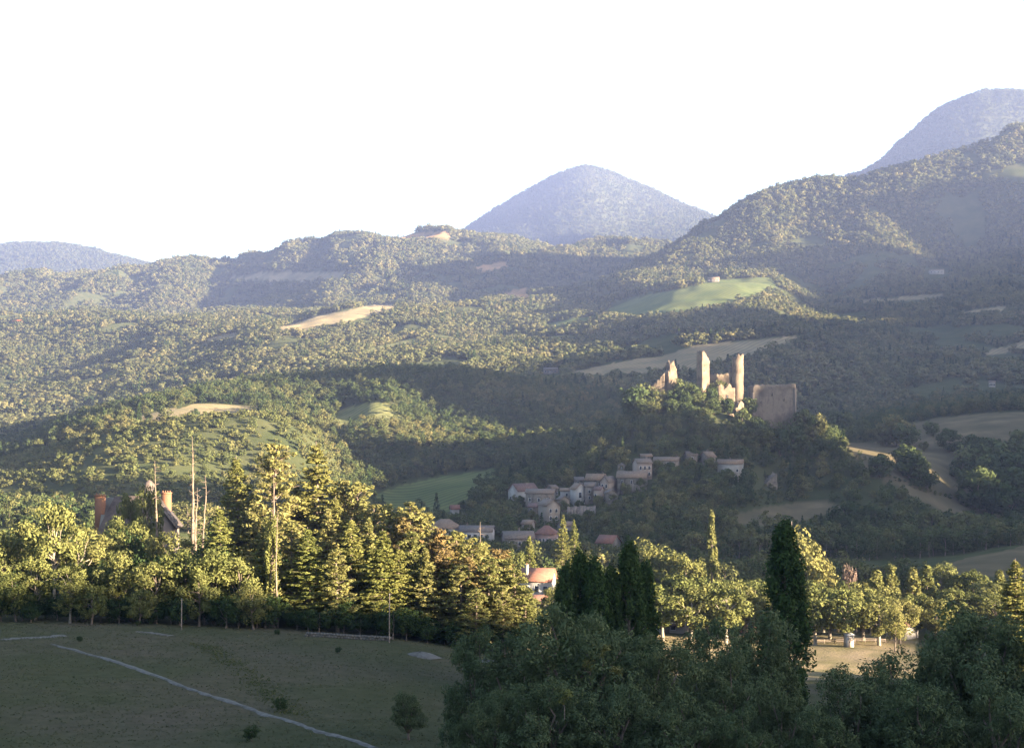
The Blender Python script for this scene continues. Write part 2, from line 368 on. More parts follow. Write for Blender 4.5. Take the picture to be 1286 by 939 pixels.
def ground_material():
    m, nt, out = mat_new('ground')
    n1 = noise_tex(nt, 0.05, 5); n2 = noise_tex(nt, 0.6, 5); n3 = noise_tex(nt, 0.012, 4)
    grass = ramp(nt, n2, [(0.3, (0.037, 0.042, 0.022)), (0.6, (0.049, 0.052, 0.030)), (0.8, (0.060, 0.060, 0.037))])
    dryc = ramp(nt, n2, [(0.3, (0.050, 0.046, 0.032)), (0.7, (0.072, 0.064, 0.046))])
    near_c = mix(nt, ramp(nt, n1, [(0.42, (0, 0, 0)), (0.66, (1, 1, 1))]), grass, dryc)
    wood = ramp(nt, n1, [(0.35, (0.034, 0.042, 0.019)), (0.7, (0.058, 0.060, 0.029))])
    col = mix(nt, attr(nt, 'wood'), near_c, wood)
    straw = ramp(nt, n3, [(0.3, (0.15, 0.122, 0.076)), (0.7, (0.215, 0.175, 0.11))])
    green = ramp(nt, n3, [(0.3, (0.078, 0.096, 0.040)), (0.7, (0.104, 0.118, 0.052))])
    stub = ramp(nt, n3, [(0.3, (0.20, 0.125, 0.065)), (0.7, (0.26, 0.165, 0.09))])
    past = ramp(nt, n1, [(0.3, (0.09, 0.10, 0.042)), (0.7, (0.13, 0.125, 0.06))])
    dry = ramp(nt, n1, [(0.3, (0.062, 0.056, 0.034)), (0.55, (0.092, 0.076, 0.046)), (0.75, (0.135, 0.106, 0.064))])
    meadow = ramp(nt, noise_tex(nt, 0.12, 5), [(0.35, (0.12, 0.105, 0.055)), (0.65, (0.20, 0.155, 0.10))])
    tc = nt.nodes.new('ShaderNodeTexCoord'); mp_ = nt.nodes.new('ShaderNodeMapping'); mp_.inputs['Rotation'].default_value = (0, 0, 0.6)
    wv = nt.nodes.new('ShaderNodeTexWave'); wv.inputs['Scale'].default_value = 0.055; wv.inputs['Distortion'].default_value = 1.5; wv.inputs['Detail'].default_value = 2
    nt.links.new(tc.outputs['Object'], mp_.inputs[0]); nt.links.new(mp_.outputs[0], wv.inputs['Vector'])
    lines = ramp(nt, wv.outputs['Fac'], [(0.2, (0.80, 0.80, 0.80)), (0.8, (1.1, 1.08, 1.02))])
    patch = ramp(nt, noise_tex(nt, 0.03, 5), [(0.35, (0.72, 0.78, 0.80)), (0.65, (1.1, 1.05, 1.0))])
    straw, green, stub, past = [mix(nt, 1.0, mix(nt, 1.0, c, lines, 'MULTIPLY'), patch, 'MULTIPLY') for c in (straw, green, stub, past)]
    for nm, c in (('straw', straw), ('green', green), ('stubble', stub), ('pasture', past), ('dry', dry), ('meadow', meadow)):
        col = mix(nt, attr(nt, nm), col, c)
    d = nt.nodes.new('ShaderNodeBsdfDiffuse'); d.inputs['Roughness'].default_value = 0.6
    nt.links.new(col, d.inputs[0])
    b = nt.nodes.new('ShaderNodeBump'); b.inputs['Strength'].default_value = 0.6; b.inputs['Distance'].default_value = 0.25
    nt.links.new(noise_tex(nt, 2.2, 5), b.inputs['Height']); nt.links.new(b.outputs[0], d.inputs['Normal'])
    nt.links.new(d.outputs[0], out.inputs['Surface'])
    return m
M['ground'] = ground_material()
me = make_mesh('ground', V, q, None, M['ground'], True)
for i, nm in enumerate(['straw', 'green', 'stubble', 'pasture', 'dry', 'meadow']):
    a = me.attributes.new(nm, 'FLOAT', 'POINT'); a.data.foreach_set('value', (kind.ravel() == i + 1).astype(np.float32))
a = me.attributes.new('wood', 'FLOAT', 'POINT'); a.data.foreach_set('value', smooth(300, 480, GY).ravel().astype(np.float32) * 0.95)
o = ob('ground', me); o['kind'] = 'structure'

# the hillside behind the viewer
bx = np.linspace(-2600, 2600, 60); by = np.linspace(-2400, 3, 40)
BX, BY = np.meshgrid(bx, by)
BZ = -1.8 - 0.28 * (BY - 3) * smooth(0, 900, 3 - BY + 1) * 0.35 + 6 * fbm(BX / 150, BY / 150, 3, 9) * smooth(10, 200, 3 - BY) - 2.0 * smooth(0, 1, BY > -1)
vi = np.arange(60 * 40).reshape(40, 60)
qq = np.stack([vi[:-1, :-1], vi[:-1, 1:], vi[1:, 1:], vi[1:, :-1]], -1).reshape(-1, 4)
me = make_mesh('hillside', np.stack([BX, BY, BZ], -1), qq, None, M['ground'], True)
o = ob('hillside', me); o['kind'] = 'structure'

# unseen mountain ridge out to the right, crest shaped to cast the valley's shadows: crest height as a function of the distance along it
SU = [-900,-200,60,100,135,147,153,160,171,190,215,230,262,300,333,355,372,388,400,417,460,500,536,582,595,612,622,640,647,654,658,667,671,676,684,700,710,725,760,780,798,830,847,910,960,1100,1214,1294,1393,1528,1620,1714,1782,1900,2003,2072,2125,2184,2260,2330,2359,2390,2420,2480,2530,2565,2610,2660,2760,3000,3245,4000,4650,5200,7000,9000]
SV = [40,20,4,2,-1,-1,-4,-7,-12,-21,-30,-34,-34,-30,-26,-20,-14,10,30,42,30,22,24,30,46,46,34,32,40,48,60,58,20,4,-8,-8,2,20,60,104,125,134,138,138,136,140,150,150,205,222,205,192,235,270,300,320,345,390,400,375,350,380,455,500,525,500,455,470,500,580,600,680,740,660,450,300]
uu = np.unique(np.concatenate([np.arange(-900, 100, 7.0), np.arange(100, 720, 2.5), np.arange(720, 1400, 7.0), np.geomspace(1400, 9000, 260)]))
Sv = np.interp(uu, SU, SV)
ar = 270 + 0.36 * np.maximum(uu, 0)
jag = (0.6 + 0.0035 * ar) * fbm(uu / 9.0, uu * 0, 3, 91) + (0.020 * ar) * fbm(uu / 60.0, uu * 0 + 4, 2, 92) * smooth(800, 1500, uu)
Zr = Sv + math.tan(SUN_EL) * ar + jag
sa, ca = math.sin(SUN_AZ), math.cos(SUN_AZ)
tt = np.linspace(-1, 1, 41)
wid = 60 + 0.16 * np.maximum(uu, 0) + 0.25 * ar
A_ = ar[:, None] + wid[:, None] * np.sign(tt)[None] * np.abs(tt)[None] ** 1.3 * np.where(tt > 0, 1.6, 1.0)[None]
U_ = np.repeat(uu[:, None], 41, 1)
prof = (1 - np.abs(tt)) ** 0.9
base = -90.0
Zm = base + (Zr[:, None] - base) * prof[None]
Zm += (1 - prof[None]) * prof[None] * 4 * (0.06 * (Zr[:, None] - base)) * fbm(U_ / 40.0, A_ / 40.0, 3, 95)
RX = sa * A_ - ca * U_; RY = ca * A_ + sa * U_
n_u = len(uu); vi = np.arange(n_u * 41).reshape(n_u, 41)
qq = np.stack([vi[:-1, :-1], vi[:-1, 1:], vi[1:, 1:], vi[1:, :-1]], -1).reshape(-1, 4)
M['ridge'] = rough_mat('ridge', (0.045, 0.055, 0.022), (0.085, 0.085, 0.036), 0.05, 1.0)
me = make_mesh('shadow_ridge', np.stack([RX, RY, Zm], -1), qq, None, M['ridge'], False)
o = ob('shadow_ridge', me); o['kind'] = 'structure'

# ------------------------------------------------------------------ trees
def unit(n):
    v = rng.normal(size=(n, 3)); return v / (np.linalg.norm(v, axis=1)[:, None] + 1e-9)
def kites(P, N, size, aspect=0.55, T=None):
    """leaf-shaped quads at P facing N; T = preferred long direction"""
    n = len(P)
    R = unit(n) if T is None else T + 0.35 * unit(n)
    T_ = np.cross(N, np.cross(R, N)); T_ /= np.linalg.norm(T_, axis=1)[:, None] + 1e-9
    B = np.cross(N, T_); B /= np.linalg.norm(B, axis=1)[:, None] + 1e-9
    s = np.broadcast_to(size, (n,))[:, None]
    V = np.stack([P - T_ * s, P + B * s * aspect - T_ * s * 0.1, P + T_ * s, P - B * s * aspect - T_ * s * 0.1], 1)
    return V.reshape(-1, 3)
def crown_mesh(name, Vs, mat, tint=None):
    V = np.vstack(Vs); n = len(V) // 4
    q = np.arange(n * 4).reshape(n, 4)
    if tint is None: tint = rng.random(n)
    return make_mesh(name, V, q, None, mat, False, {'tint': tint})
def clump_leaves(Cn, R, n, size, jit=0.75, up=0.25, fill=0.55, aspect=0.55):
    """n leaves on each clump (centre Cn, radii R)"""
    k = len(Cn); d = unit(k * n); r = (fill + (1 - fill) * rng.random(k * n))[:, None]
    P = np.repeat(Cn, n, 0) + np.repeat(R, n, 0) * d * r
    N = d + jit * unit(k * n) + [0, 0, up]; N /= np.linalg.norm(N, axis=1)[:, None]
    return kites(P, N, size * (0.65 + 0.7 * rng.random(k * n)), aspect)
def tint_clumps(k, n, spread=0.45):
    return np.clip(np.repeat(rng.random(k), n) * (1 - spread) + rng.random(k * n) * spread, 0, 1)
def proto(kind, trunk, crown):
    co = np.zeros(len(crown.vertices) * 3, np.float32); crown.vertices.foreach_get('co', co)
    return dict(kind=kind, h=float(np.percentile(co[2::3], 99.7)), parts=[('trunk', trunk), ('crown', crown)])
def ellipsoid_clumps(k, h0, h1, rx, cr, shape='round', lean=(0, 0)):
    """clump centres over a crown volume from height h0 to h1"""
    d = unit(k); rr = 0.45 + 0.5 * rng.random(k) ** 0.6
    zc, zh = (h0 + h1) / 2, (h1 - h0) / 2
    P = d * rr[:, None] * [rx, rx, zh]; 
    t = (P[:, 2] / zh + 1) / 2
    if shape == 'cone': f = 1.25 - 0.95 * t
    elif shape == 'egg': f = 1.12 - 0.45 * np.abs(t - 0.38) * 1.6
    elif shape == 'top': f = 0.65 + 0.6 * t
    else: f = np.ones(k)
    P[:, :2] *= f[:, None]
    P[:, 0] += lean[0] * t; P[:, 1] += lean[1] * t
    P[:, 2] += zc
    R = cr * (0.7 + 0.6 * rng.random(k))[:, None] * np.array([1, 1, 0.78])
    return P, R
def limb(mb, a, b, r0, r1, sag=0.0, n=5, seg=4):
    t = np.linspace(0, 1, seg + 1)[:, None]
    P = np.asarray(a) * (1 - t) + np.asarray(b) * t
    w = 0.06 * np.linalg.norm(np.asarray(b) - a)
    P[1:-1] += rng.normal(size=(seg - 1, 3)) * w * 0.5
    P[:, 2] += sag * np.sin(math.pi * t[:, 0])
    mb.tube(P, np.linspace(r0, r1, seg + 1), n)
def broadleaf(kind, leafmat, barkmat, h=10, rx=4, trunk=2.5, k=26, cr=1.5, n=60, leaf=0.35, shape='round', lean=(0, 0), r=0.22, limbs=9, up=0.25, fill=0.55):
    Cn, R = ellipsoid_clumps(k, trunk * 0.75, h - cr * 0.4, rx - cr * 0.6, cr, shape, lean)
    mb = MB()
    top = np.array([lean[0] * 0.7, lean[1] * 0.7, h * 0.78])
    mid = np.array([lean[0] * 0.2 + rng.normal() * 0.15, lean[1] * 0.2 + rng.normal() * 0.15, trunk])
    mb.tube([(0, 0, -0.6), (0, 0, 0.15), mid * [0.4, 0.4, 0.5], mid, mid * 0.5 + top * 0.5 + rng.normal(size=3) * 0.2, top], np.array([1.5, 1.15, 0.95, 0.8, 0.5, 0.12]) * r, 7)
    for i in rng.choice(k, min(limbs, k), replace=False):
        t = 0.15 + 0.6 * rng.random(); st = mid * (1 - t) + top * t
        if Cn[i, 2] < st[2]: st = mid
        limb(mb, st, Cn[i], r * 0.42, r * 0.1, 0.2)
    cm = crown_mesh('crown', [clump_leaves(Cn, R, n, leaf, up=up, fill=fill)], leafmat, tint_clumps(k, n))
    return proto(kind, mb.mesh('trunk', barkmat, True), cm)
def conifer(kind, leafmat, barkmat, h=24, rb=4.5, bare=0.12, style='cedar', r=0.32, whorl=0.78, ragged=0.25):
    mb = MB(); Vs = []; tints = []
    bend = rng.normal(size=2) * 0.25
    tz = np.linspace(0, 1, 9)
    mb.tube(np.stack([bend[0] * tz**2, bend[1] * tz**2, tz * h - 0.5 * (tz == 0)], 1), r * (1.05 - tz) ** 0.85 + 0.02, 7)
    z = bare * h
    while z < h * 0.985:
        t = z / h; tt = (t - bare) / (1 - bare)
        if style == 'cedar': L = rb * (1 - tt) ** 0.75 * (0.55 + 0.45 * min(1, tt * 5 + 0.4)); nb = 6; rise = 0.06; droop = -0.05
        elif style == 'fir': L = rb * (1 - tt) ** 0.95 + 0.15; nb = 6; rise = -0.12 + 0.35 * tt; droop = -0.12
        else: L = rb * (1 - tt) ** 0.5 * (0.55 + 0.45 * math.sin(min(1, tt * 1.7 + 0.25) * math.pi * 0.5)); nb = 5; rise = 0.25 + 0.4 * tt; droop = 0.05
        a0 = rng.random() * 6.28
        for b in range(nb):
            if rng.random() < (0.12 if style != 'pine' else 0.2): continue
            a = a0 + b * 6.28 / nb + rng.normal() * 0.3
            l = L * (1 - ragged + 2 * ragged * rng.random())
            if l < 0.12: continue
            c = np.array([math.cos(a), math.sin(a), 0]); s0 = np.array([bend[0] * t * t, bend[1] * t * t, z + rng.normal() * 0.15])
            e = s0 + c * l + [0, 0, rise * l]
            tb = np.linspace(0, 1, 4)[:, None]; Pb = s0 * (1 - tb) + e * tb; Pb[:, 2] += droop * l * np.sin(tb[:, 0] * math.pi)
            mb.tube(Pb, np.linspace(0.05 + 0.012 * l, 0.015, 4), 4)
            tn = rng.random()
            if style == 'pine':
                nc = max(2, int(l * 1.7)); f = 0.35 + 0.65 * (np.arange(nc) + rng.random(nc)) / nc
                Cn = s0 + (e - s0) * f[:, None] + rng.normal(size=(nc, 3)) * 0.32 * (0.4 + l * 0.16)
                R = (0.5 + 0.28 * rng.random(nc))[:, None] * np.array([1, 1, 0.62]) * (0.6 + 0.1 * min(l, 4))
                n = 22; Vs.append(clump_leaves(Cn, R * 1.15, n, 0.27, jit=0.9, up=0.5, fill=0.3, aspect=0.42)); tints.append(np.clip(tn * 0.5 + 0.5 * rng.random(nc * n), 0, 1))
            else:
                n = int(18 + 26 * l); f = 0.12 + 0.88 * rng.random(n) ** 0.8
                side = np.cross(c, [0, 0, 1]); w = 0.30 * l * (1.08 - f) + 0.12
                P = s0 + (e - s0) * f[:, None] + side * (rng.normal(size=n) * w * 0.75)[:, None]
                P[:, 2] += droop * l * np.sin(f * math.pi) + rng.normal(size=n) * 0.08 - 0.06
                if style == 'fir': P[:, 2] -= 0.18 * np.abs(rng.normal(size=n))
                N = np.array([0, 0, .7]) + 1.0 * unit(n) + 0.6 * c; N /= np.linalg.norm(N, axis=1)[:, None]
                Vs.append(kites(P, N, 0.27 * (0.7 + 0.6 * rng.random(n)), 0.5, np.broadcast_to(c, (n, 3)) + 0.5 * side * rng.normal(size=(n, 1))))
                tints.append(np.clip(tn * 0.5 + 0.5 * rng.random(n), 0, 1))
        z += whorl * (0.75 + 0.5 * rng.random()) * (1.0 if style != 'pine' else 1.15) * (1 - 0.35 * tt)
    cm = crown_mesh('crown', Vs, leafmat, np.concatenate(tints))
    return proto(kind, mb.mesh('trunk', barkmat, True), cm)
def columnar(kind, leafmat, barkmat, h=20, rx=2.0, k=90, n=60, leaf=0.2, trunk=1.5):
    t = rng.random(k) ** 0.9
    rad = rx * np.minimum(1, (t + 0.06) * 5) ** 0.6 * (1 - t) ** 0.5 * (0.3 + 0.75 * rng.random(k) ** 0.5)
    a = rng.random(k) * 6.28
    Cn = np.stack([np.cos(a) * rad, np.sin(a) * rad, trunk + t * (h - trunk - 0.6)], 1)
    R = (0.36 + 0.25 * rng.random(k))[:, None] * np.array([1, 1, 2.3]) * (rx / 2.0) ** 0.6
    mb = MB(); tz = np.linspace(0, 1, 6)
    mb.tube(np.stack([0.05 * np.sin(tz * 9), 0 * tz, tz * h * 0.93 - 0.5 * (tz == 0)], 1), 0.28 * (1.03 - tz) + 0.02, 7)
    for i in range(0, k, 4): limb(mb, (0, 0, max(0.8, Cn[i, 2] - 2.2)), Cn[i], 0.07, 0.02, 0, 4, 3)
    cm = crown_mesh('crown', [clump_leaves(Cn, R, n, leaf, jit=0.8, up=0.3, fill=0.5)], leafmat, tint_clumps(k, n))
    return proto(kind, mb.mesh('trunk', barkmat, True), cm)
def place_tree(proto, name, label, cat, loc, height, width=None, group=None, rz=None):
    """a copy of a tree with its parts, scaled to a height"""
    s = height / proto['h']; sx = s if width is None else width
    t = thing(name, label, cat, tuple(loc), rng.random() * 6.28 if rz is None else rz, group)
    t.scale = (sx, sx, s)
    for nm, me in proto['parts']:
        o = bpy.data.objects.new(nm, me); C.objects.link(o); o.parent = t
    return t

WOOD = [broadleaf('wood', M['leaf_wood'], M['bark'], h=8.5 + i * 0.5, rx=3.2 + 0.35 * (i % 3), trunk=1.6, k=15, cr=1.45, n=34, leaf=0.42, shape=['round', 'egg', 'top'][i % 3], r=0.16, limbs=4) for i in range(5)]
def far_crown(i, mat):
    Cn, R = ellipsoid_clumps(7, 1.0, 8, 2.6, 1.7, ['round', 'egg', 'top'][i % 3])
    return crown_mesh('far_crown', [clump_leaves(Cn, R, 26, 0.85, jit=0.35, fill=0.75)], mat, tint_clumps(7, 26, .25))
def spire(mat):
    k = 16; t = (np.arange(k) + .5) / k; a = np.arange(k) * 2.4
    Cn = np.stack([np.cos(a) * 1.5 * (1 - t), np.sin(a) * 1.5 * (1 - t), 0.6 + t * 9.0], 1)
    R = (0.45 + 0.9 * (1 - t))[:, None] * np.array([1, 1, .8])
    return crown_mesh('spire', [clump_leaves(Cn, R, 16, 0.6, up=-0.1)], mat, tint_clumps(k, 16))
def low_scrub(i, mat):
    Cn, R = ellipsoid_clumps(8, 0.3, 3.0, 1.7, 0.8, 'round')
    return crown_mesh('shrub', [clump_leaves(Cn, R, 24, 0.36, fill=0.6)], mat, tint_clumps(8, 24))

def source_collection(name, meshes):
    col = bpy.data.collections.new(name)
    for i, m in enumerate(meshes):
        o = bpy.data.objects.new('%s_%02d' % (name, i), m); col.objects.link(o)
    return col
def scatter(name, pts, scl, rot, idx, col, label, cat):
    """one object of uncountable growth: instances on its points"""
    me = bpy.data.meshes.new(name); me.vertices.add(len(pts)); me.vertices.foreach_set('co', np.asarray(pts, np.float32).ravel())
    for nm, ty, v in (('scl', 'FLOAT_VECTOR', scl), ('rot', 'FLOAT', rot), ('idx', 'INT', idx)):
        a = me.attributes.new(nm, ty, 'POINT')
        if ty == 'FLOAT_VECTOR': a.data.foreach_set('vector', np.asarray(v, np.float32).ravel())
        else: a.data.foreach_set('value', np.asarray(v, np.int32 if ty == 'INT' else np.float32))
    me.update()
    o = ob(name, me); o['kind'] = 'stuff'; o['label'] = label; o['category'] = cat
    ng = bpy.data.node_groups.new(name, 'GeometryNodeTree')
    ng.interface.new_socket('Geometry', in_out='INPUT', socket_type='NodeSocketGeometry')
    ng.interface.new_socket('Geometry', in_out='OUTPUT', socket_type='NodeSocketGeometry')
    N = ng.nodes; L = ng.links
    gi = N.new('NodeGroupInput'); go = N.new('NodeGroupOutput')
    ci = N.new('GeometryNodeCollectionInfo'); ci.inputs['Collection'].default_value = col
    ci.inputs['Separate Children'].default_value = True; ci.inputs['Reset Children'].default_value = True
    iop = N.new('GeometryNodeInstanceOnPoints'); iop.inputs['Pick Instance'].default_value = True
    def named(nm, dt):
        a = N.new('GeometryNodeInputNamedAttribute'); a.data_type = dt; a.inputs['Name'].default_value = nm; return a.outputs['Attribute']
    cx = N.new('ShaderNodeCombineXYZ'); L.new(named('rot', 'FLOAT'), cx.inputs['Z'])
    e2r = N.new('FunctionNodeEulerToRotation'); L.new(cx.outputs[0], e2r.inputs[0])
    L.new(gi.outputs[0], iop.inputs['Points']); L.new(ci.outputs[0], iop.inputs['Instance'])
    L.new(named('idx', 'INT'), iop.inputs['Instance Index']); L.new(e2r.outputs[0], iop.inputs['Rotation'])
    L.new(named('scl', 'FLOAT_VECTOR'), iop.inputs['Scale']); L.new(iop.outputs[0], go.inputs[0])
    md = o.modifiers.new('growth', 'NODES'); md.node_group = ng
    return o

# where trees grow: spots over the visible ground, thinned by fields and clearings
vis = np.zeros((NR, NC), bool); run = np.full(NC, 1e9)
for i in range(NR):
    if rows[i] < 85: continue
    top = to_row(Z[i] + 13, rows[i]); vis[i] = top < run + 3
    run = np.minimum(run, to_row(Z[i], rows[i]))
def candidates():
    P = []
    y = 300.0
    while y < 7600:
        s = (max(5.2, 0.0033 * y) if y < 1900 else (6.3 + 0.0018 * (y - 1900) if y < 4250 else 0.0021 * y)) if y > 480 else 7.5
        xs = np.arange((-70 - CX) / F * y, (1356 - CX) / F * y, s)
        n = len(xs)
        P.append(np.stack([xs + rng.uniform(-.5, .5, n) * s, y + rng.uniform(-.5, .5, n) * s, np.full(n, s)], 1))
        y += s
    return np.vstack(P)
cand = candidates()
cx_, cyy, cs = cand.T
cpx = cx_ / cyy * F + CX
ri = np.clip(np.searchsorted(rows, cyy), 0, NR - 1); rj = np.clip(np.searchsorted(cols, cpx), 0, NC - 1)
ok = vis[ri, rj]
cand = cand[ok]; cx_, cyy, cs = cand.T; cpx = cx_ / cyy * F + CX
cz = ground_z(cx_, cyy); cpy = to_row(cz, cyy)
hh = np.where(cyy < 1500, 8.0, np.where(cyy < 4250, cs * 1.2, cs * .95)) * (0.55 + 0.75 * rng.random(len(cs)) ** 1.3 + 0.12 * fbm(cx_ / 30, cyy / 30, 2, 8))
hpx = hh * F / cyy
# the open ground
clear = (field_kind(cpx, cpy, cyy) > 0) | ((field_kind(cpx, cpy - 0.55 * hpx, cyy * 1.04) > 0) & (rng.random(len(cs)) < 0.9))
dens = fbm(cx_ / 70, cyy / 70, 3, 111)
gap = (cyy > 1150) & (cyy < 4250) & (dens < -0.18 - 0.15 * rng.random(len(cs)))
scrub = inpoly(cpx, cpy, SCRUB) & (cyy < 790) & (cyy > 500)
flat_valley = (cyy < 480)
grow = ~clear & ~gap

# ------------------------------------------------------------------ buildings
def plaster(name, c, stain):
    d = tuple(x * 0.82 for x in c)
    return rough_mat(name, d, c, 0.9, 0.95, 0.25, 5, stain=stain, vary=0.22)
M['white_wall'] = plaster('white_wall', (0.30, 0.28, 0.255), (0.20, 0.185, 0.165))
M['cream_wall'] = plaster('cream_wall', (0.21, 0.175, 0.138), (0.14, 0.118, 0.095))
M['stone_wall'] = rough_mat('stone_wall', (0.085, 0.072, 0.06), (0.175, 0.148, 0.12), 2.4, 0.95, 0.6, 5, (0.125, 0.106, 0.086), stain=(0.07, 0.06, 0.05), vary=0.25)
M['pink_wall'] = plaster('pink_wall', (0.22, 0.15, 0.12), (0.17, 0.12, 0.10))
M['castle_stone'] = rough_mat('castle_stone', (0.085, 0.064, 0.045), (0.165, 0.125, 0.088), 0.9, 0.95, 0.8, 6, (0.12, 0.092, 0.066), stain=(0.05, 0.039, 0.03), streak=True)
M['rampart_stone'] = rough_mat('rampart_stone', (0.052, 0.041, 0.033), (0.138, 0.11, 0.084), 0.55, 0.95, 0.8, 6, (0.092, 0.073, 0.057), stain=(0.05, 0.04, 0.032), streak=True)
M['rock'] = rough_mat('rock', (0.13, 0.12, 0.105), (0.26, 0.235, 0.21), 0.8, 0.95, 0.8, 6)
def tile_mat(name, c0, c1):
    m, nt, out = mat_new(name)
    col = ramp(nt, noise_tex(nt, 1.6, 5), [(0.3, c0), (0.7, c1)])
    oi = nt.nodes.new('ShaderNodeObjectInfo'); hv = nt.nodes.new('ShaderNodeHueSaturation'); nt.links.new(col, hv.inputs['Color'])
    nt.links.new(math_n(nt, 'ADD', math_n(nt, 'MULTIPLY', oi.outputs['Random'], 0.5), 0.78), hv.inputs['Value']); nt.links.new(math_n(nt, 'ADD', math_n(nt, 'MULTIPLY', oi.outputs['Random'], 0.7), 0.8), hv.inputs['Saturation']); col = hv.outputs[0]
    tc = nt.nodes.new('ShaderNodeTexCoord'); wv = nt.nodes.new('ShaderNodeTexWave'); wv.bands_direction = 'X'
    wv.inputs['Scale'].default_value = 1.4; wv.inputs['Distortion'].default_value = 0.4
    nt.links.new(tc.outputs['Object'], wv.inputs['Vector'])
    b = nt.nodes.new('ShaderNodeBump'); b.inputs['Strength'].default_value = 0.6; b.inputs['Distance'].default_value = 0.08
    nt.links.new(wv.outputs['Fac'], b.inputs['Height'])
    p = nt.nodes.new('ShaderNodeBsdfPrincipled'); p.inputs['Roughness'].default_value = 0.9
    nt.links.new(col, p.inputs['Base Color']); nt.links.new(b.outputs[0], p.inputs['Normal']); nt.links.new(p.outputs[0], out.inputs['Surface'])
    return m
M['tile_grey'] = tile_mat('tile_grey', (0.085, 0.064, 0.050), (0.165, 0.125, 0.095))
M['tile_brown'] = tile_mat('tile_brown', (0.075, 0.045, 0.038), (0.13, 0.078, 0.064))
M['tile_red'] = tile_mat('tile_red', (0.20, 0.065, 0.034), (0.27, 0.10, 0.05))
M['slate'] = tile_mat('slate', (0.055, 0.042, 0.036), (0.105, 0.08, 0.068))
M['pane'] = rough_mat('pane', (0.02, 0.022, 0.025), (0.035, 0.038, 0.045), 3, 0.25)
M['frame'] = rough_mat('frame', (0.28, 0.27, 0.26), (0.38, 0.37, 0.35), 3, 0.6)
M['shutter'] = rough_mat('shutter', (0.22, 0.18, 0.15), (0.30, 0.25, 0.21), 3, 0.7)
M['brick'] = rough_mat('brick', (0.14, 0.062, 0.035), (0.20, 0.10, 0.058), 5, 0.9, 0.5)
M['wood'] = rough_mat('wood', (0.11, 0.085, 0.07), (0.22, 0.18, 0.15), 4, 0.9, 0.3)
M['metal'] = rough_mat('metal', (0.20, 0.20, 0.20), (0.30, 0.30, 0.30), 4, 0.5)

def wall_mesh(w, d, h, rh, axis, mat, base=2.5, hip=0.0):
    """rectangular walls with gables; ridge along x or y"""
    x, y = w / 2, d / 2; mb = MB()
    if rh <= 0 or hip > 0:
        mb.box(-x, x, -y, y, -base, h); return mb.mesh('wall', mat)
    if axis == 'x':
        V = [(-x,-y,-base),(x,-y,-base),(x,y,-base),(-x,y,-base),(-x,-y,h),(x,-y,h),(x,y,h),(-x,y,h),(-x,0,h+rh),(x,0,h+rh)]
        mb.add(V, [(0,1,5,4),(2,3,7,6),(4,5,9,8),(6,7,8,9),(1,2,6,5),(3,0,4,7),(0,3,2,1)], [(5,6,9),(7,4,8)])
    else:
        V = [(-x,-y,-base),(x,-y,-base),(x,y,-base),(-x,y,-base),(-x,-y,h),(x,-y,h),(x,y,h),(-x,y,h),(0,-y,h+rh),(0,y,h+rh)]
        mb.add(V, [(1,2,6,5),(3,0,4,7),(0,1,5,4),(2,3,7,6),(5,6,9,8),(7,4,8,9),(0,3,2,1)], [(4,5,8),(6,7,9)])
    return mb.mesh('wall', mat)
def slab(mb, a, b, c, d, t):
    """a thick sheet on four corners, thickness upwards"""
    P = np.array([a, b, c, d], float); n = np.cross(P[1] - P[0], P[3] - P[0]); n /= np.linalg.norm(n)
    if n[2] < 0: n = -n
    V = np.vstack([P, P + n * t]); mb.add(V, [(0,3,2,1),(4,5,6,7),(0,1,5,4),(1,2,6,5),(2,3,7,6),(3,0,4,7)])
def roof_mesh(w, d, h, rh, axis, mat, ov=0.4, t=0.22, hip=0.0):
    x, y = w / 2, d / 2; mb = MB(); e = 0.03
    if hip > 0:
        hx = max(0.3, x - hip * y); s = rh / y
        V = [(-x-ov,-y-ov,h-s*ov),(x+ov,-y-ov,h-s*ov),(x+ov,y+ov,h-s*ov),(-x-ov,y+ov,h-s*ov),(-hx,0,h+rh),(hx,0,h+rh)]
        V = V + [(a, b, c + t) for a, b, c in V]
        mb.add(V, [(6,7,11,10),(8,9,10,11),(1,0,4,5),(3,2,5,4),(0,1,7,6),(1,2,8,7),(2,3,9,8),(3,0,6,9)], [(7,8,11),(9,6,10),(1,5,2),(3,4,0)])
        return mb.mesh('roof', mat)
    if axis == 'x':
        s = rh / y
        slab(mb, (-x-ov, -y-ov, h-s*ov+e), (x+ov, -y-ov, h-s*ov+e), (x+ov, 0, h+rh+e), (-x-ov, 0, h+rh+e), t)
        slab(mb, (x+ov, y+ov, h-s*ov+e), (-x-ov, y+ov, h-s*ov+e), (-x-ov, 0, h+rh+e+.004), (x+ov, 0, h+rh+e+.004), t)
    else:
        s = rh / x
        slab(mb, (-x-ov, y+ov, h-s*ov+e), (-x-ov, -y-ov, h-s*ov+e), (0, -y-ov, h+rh+e), (0, y+ov, h+rh+e), t)
        slab(mb, (x+ov, -y-ov, h-s*ov+e), (x+ov, y+ov, h-s*ov+e), (0, y+ov, h+rh+e+.004), (0, -y-ov, h+rh+e+.004), t)
    return mb.mesh('roof', mat)
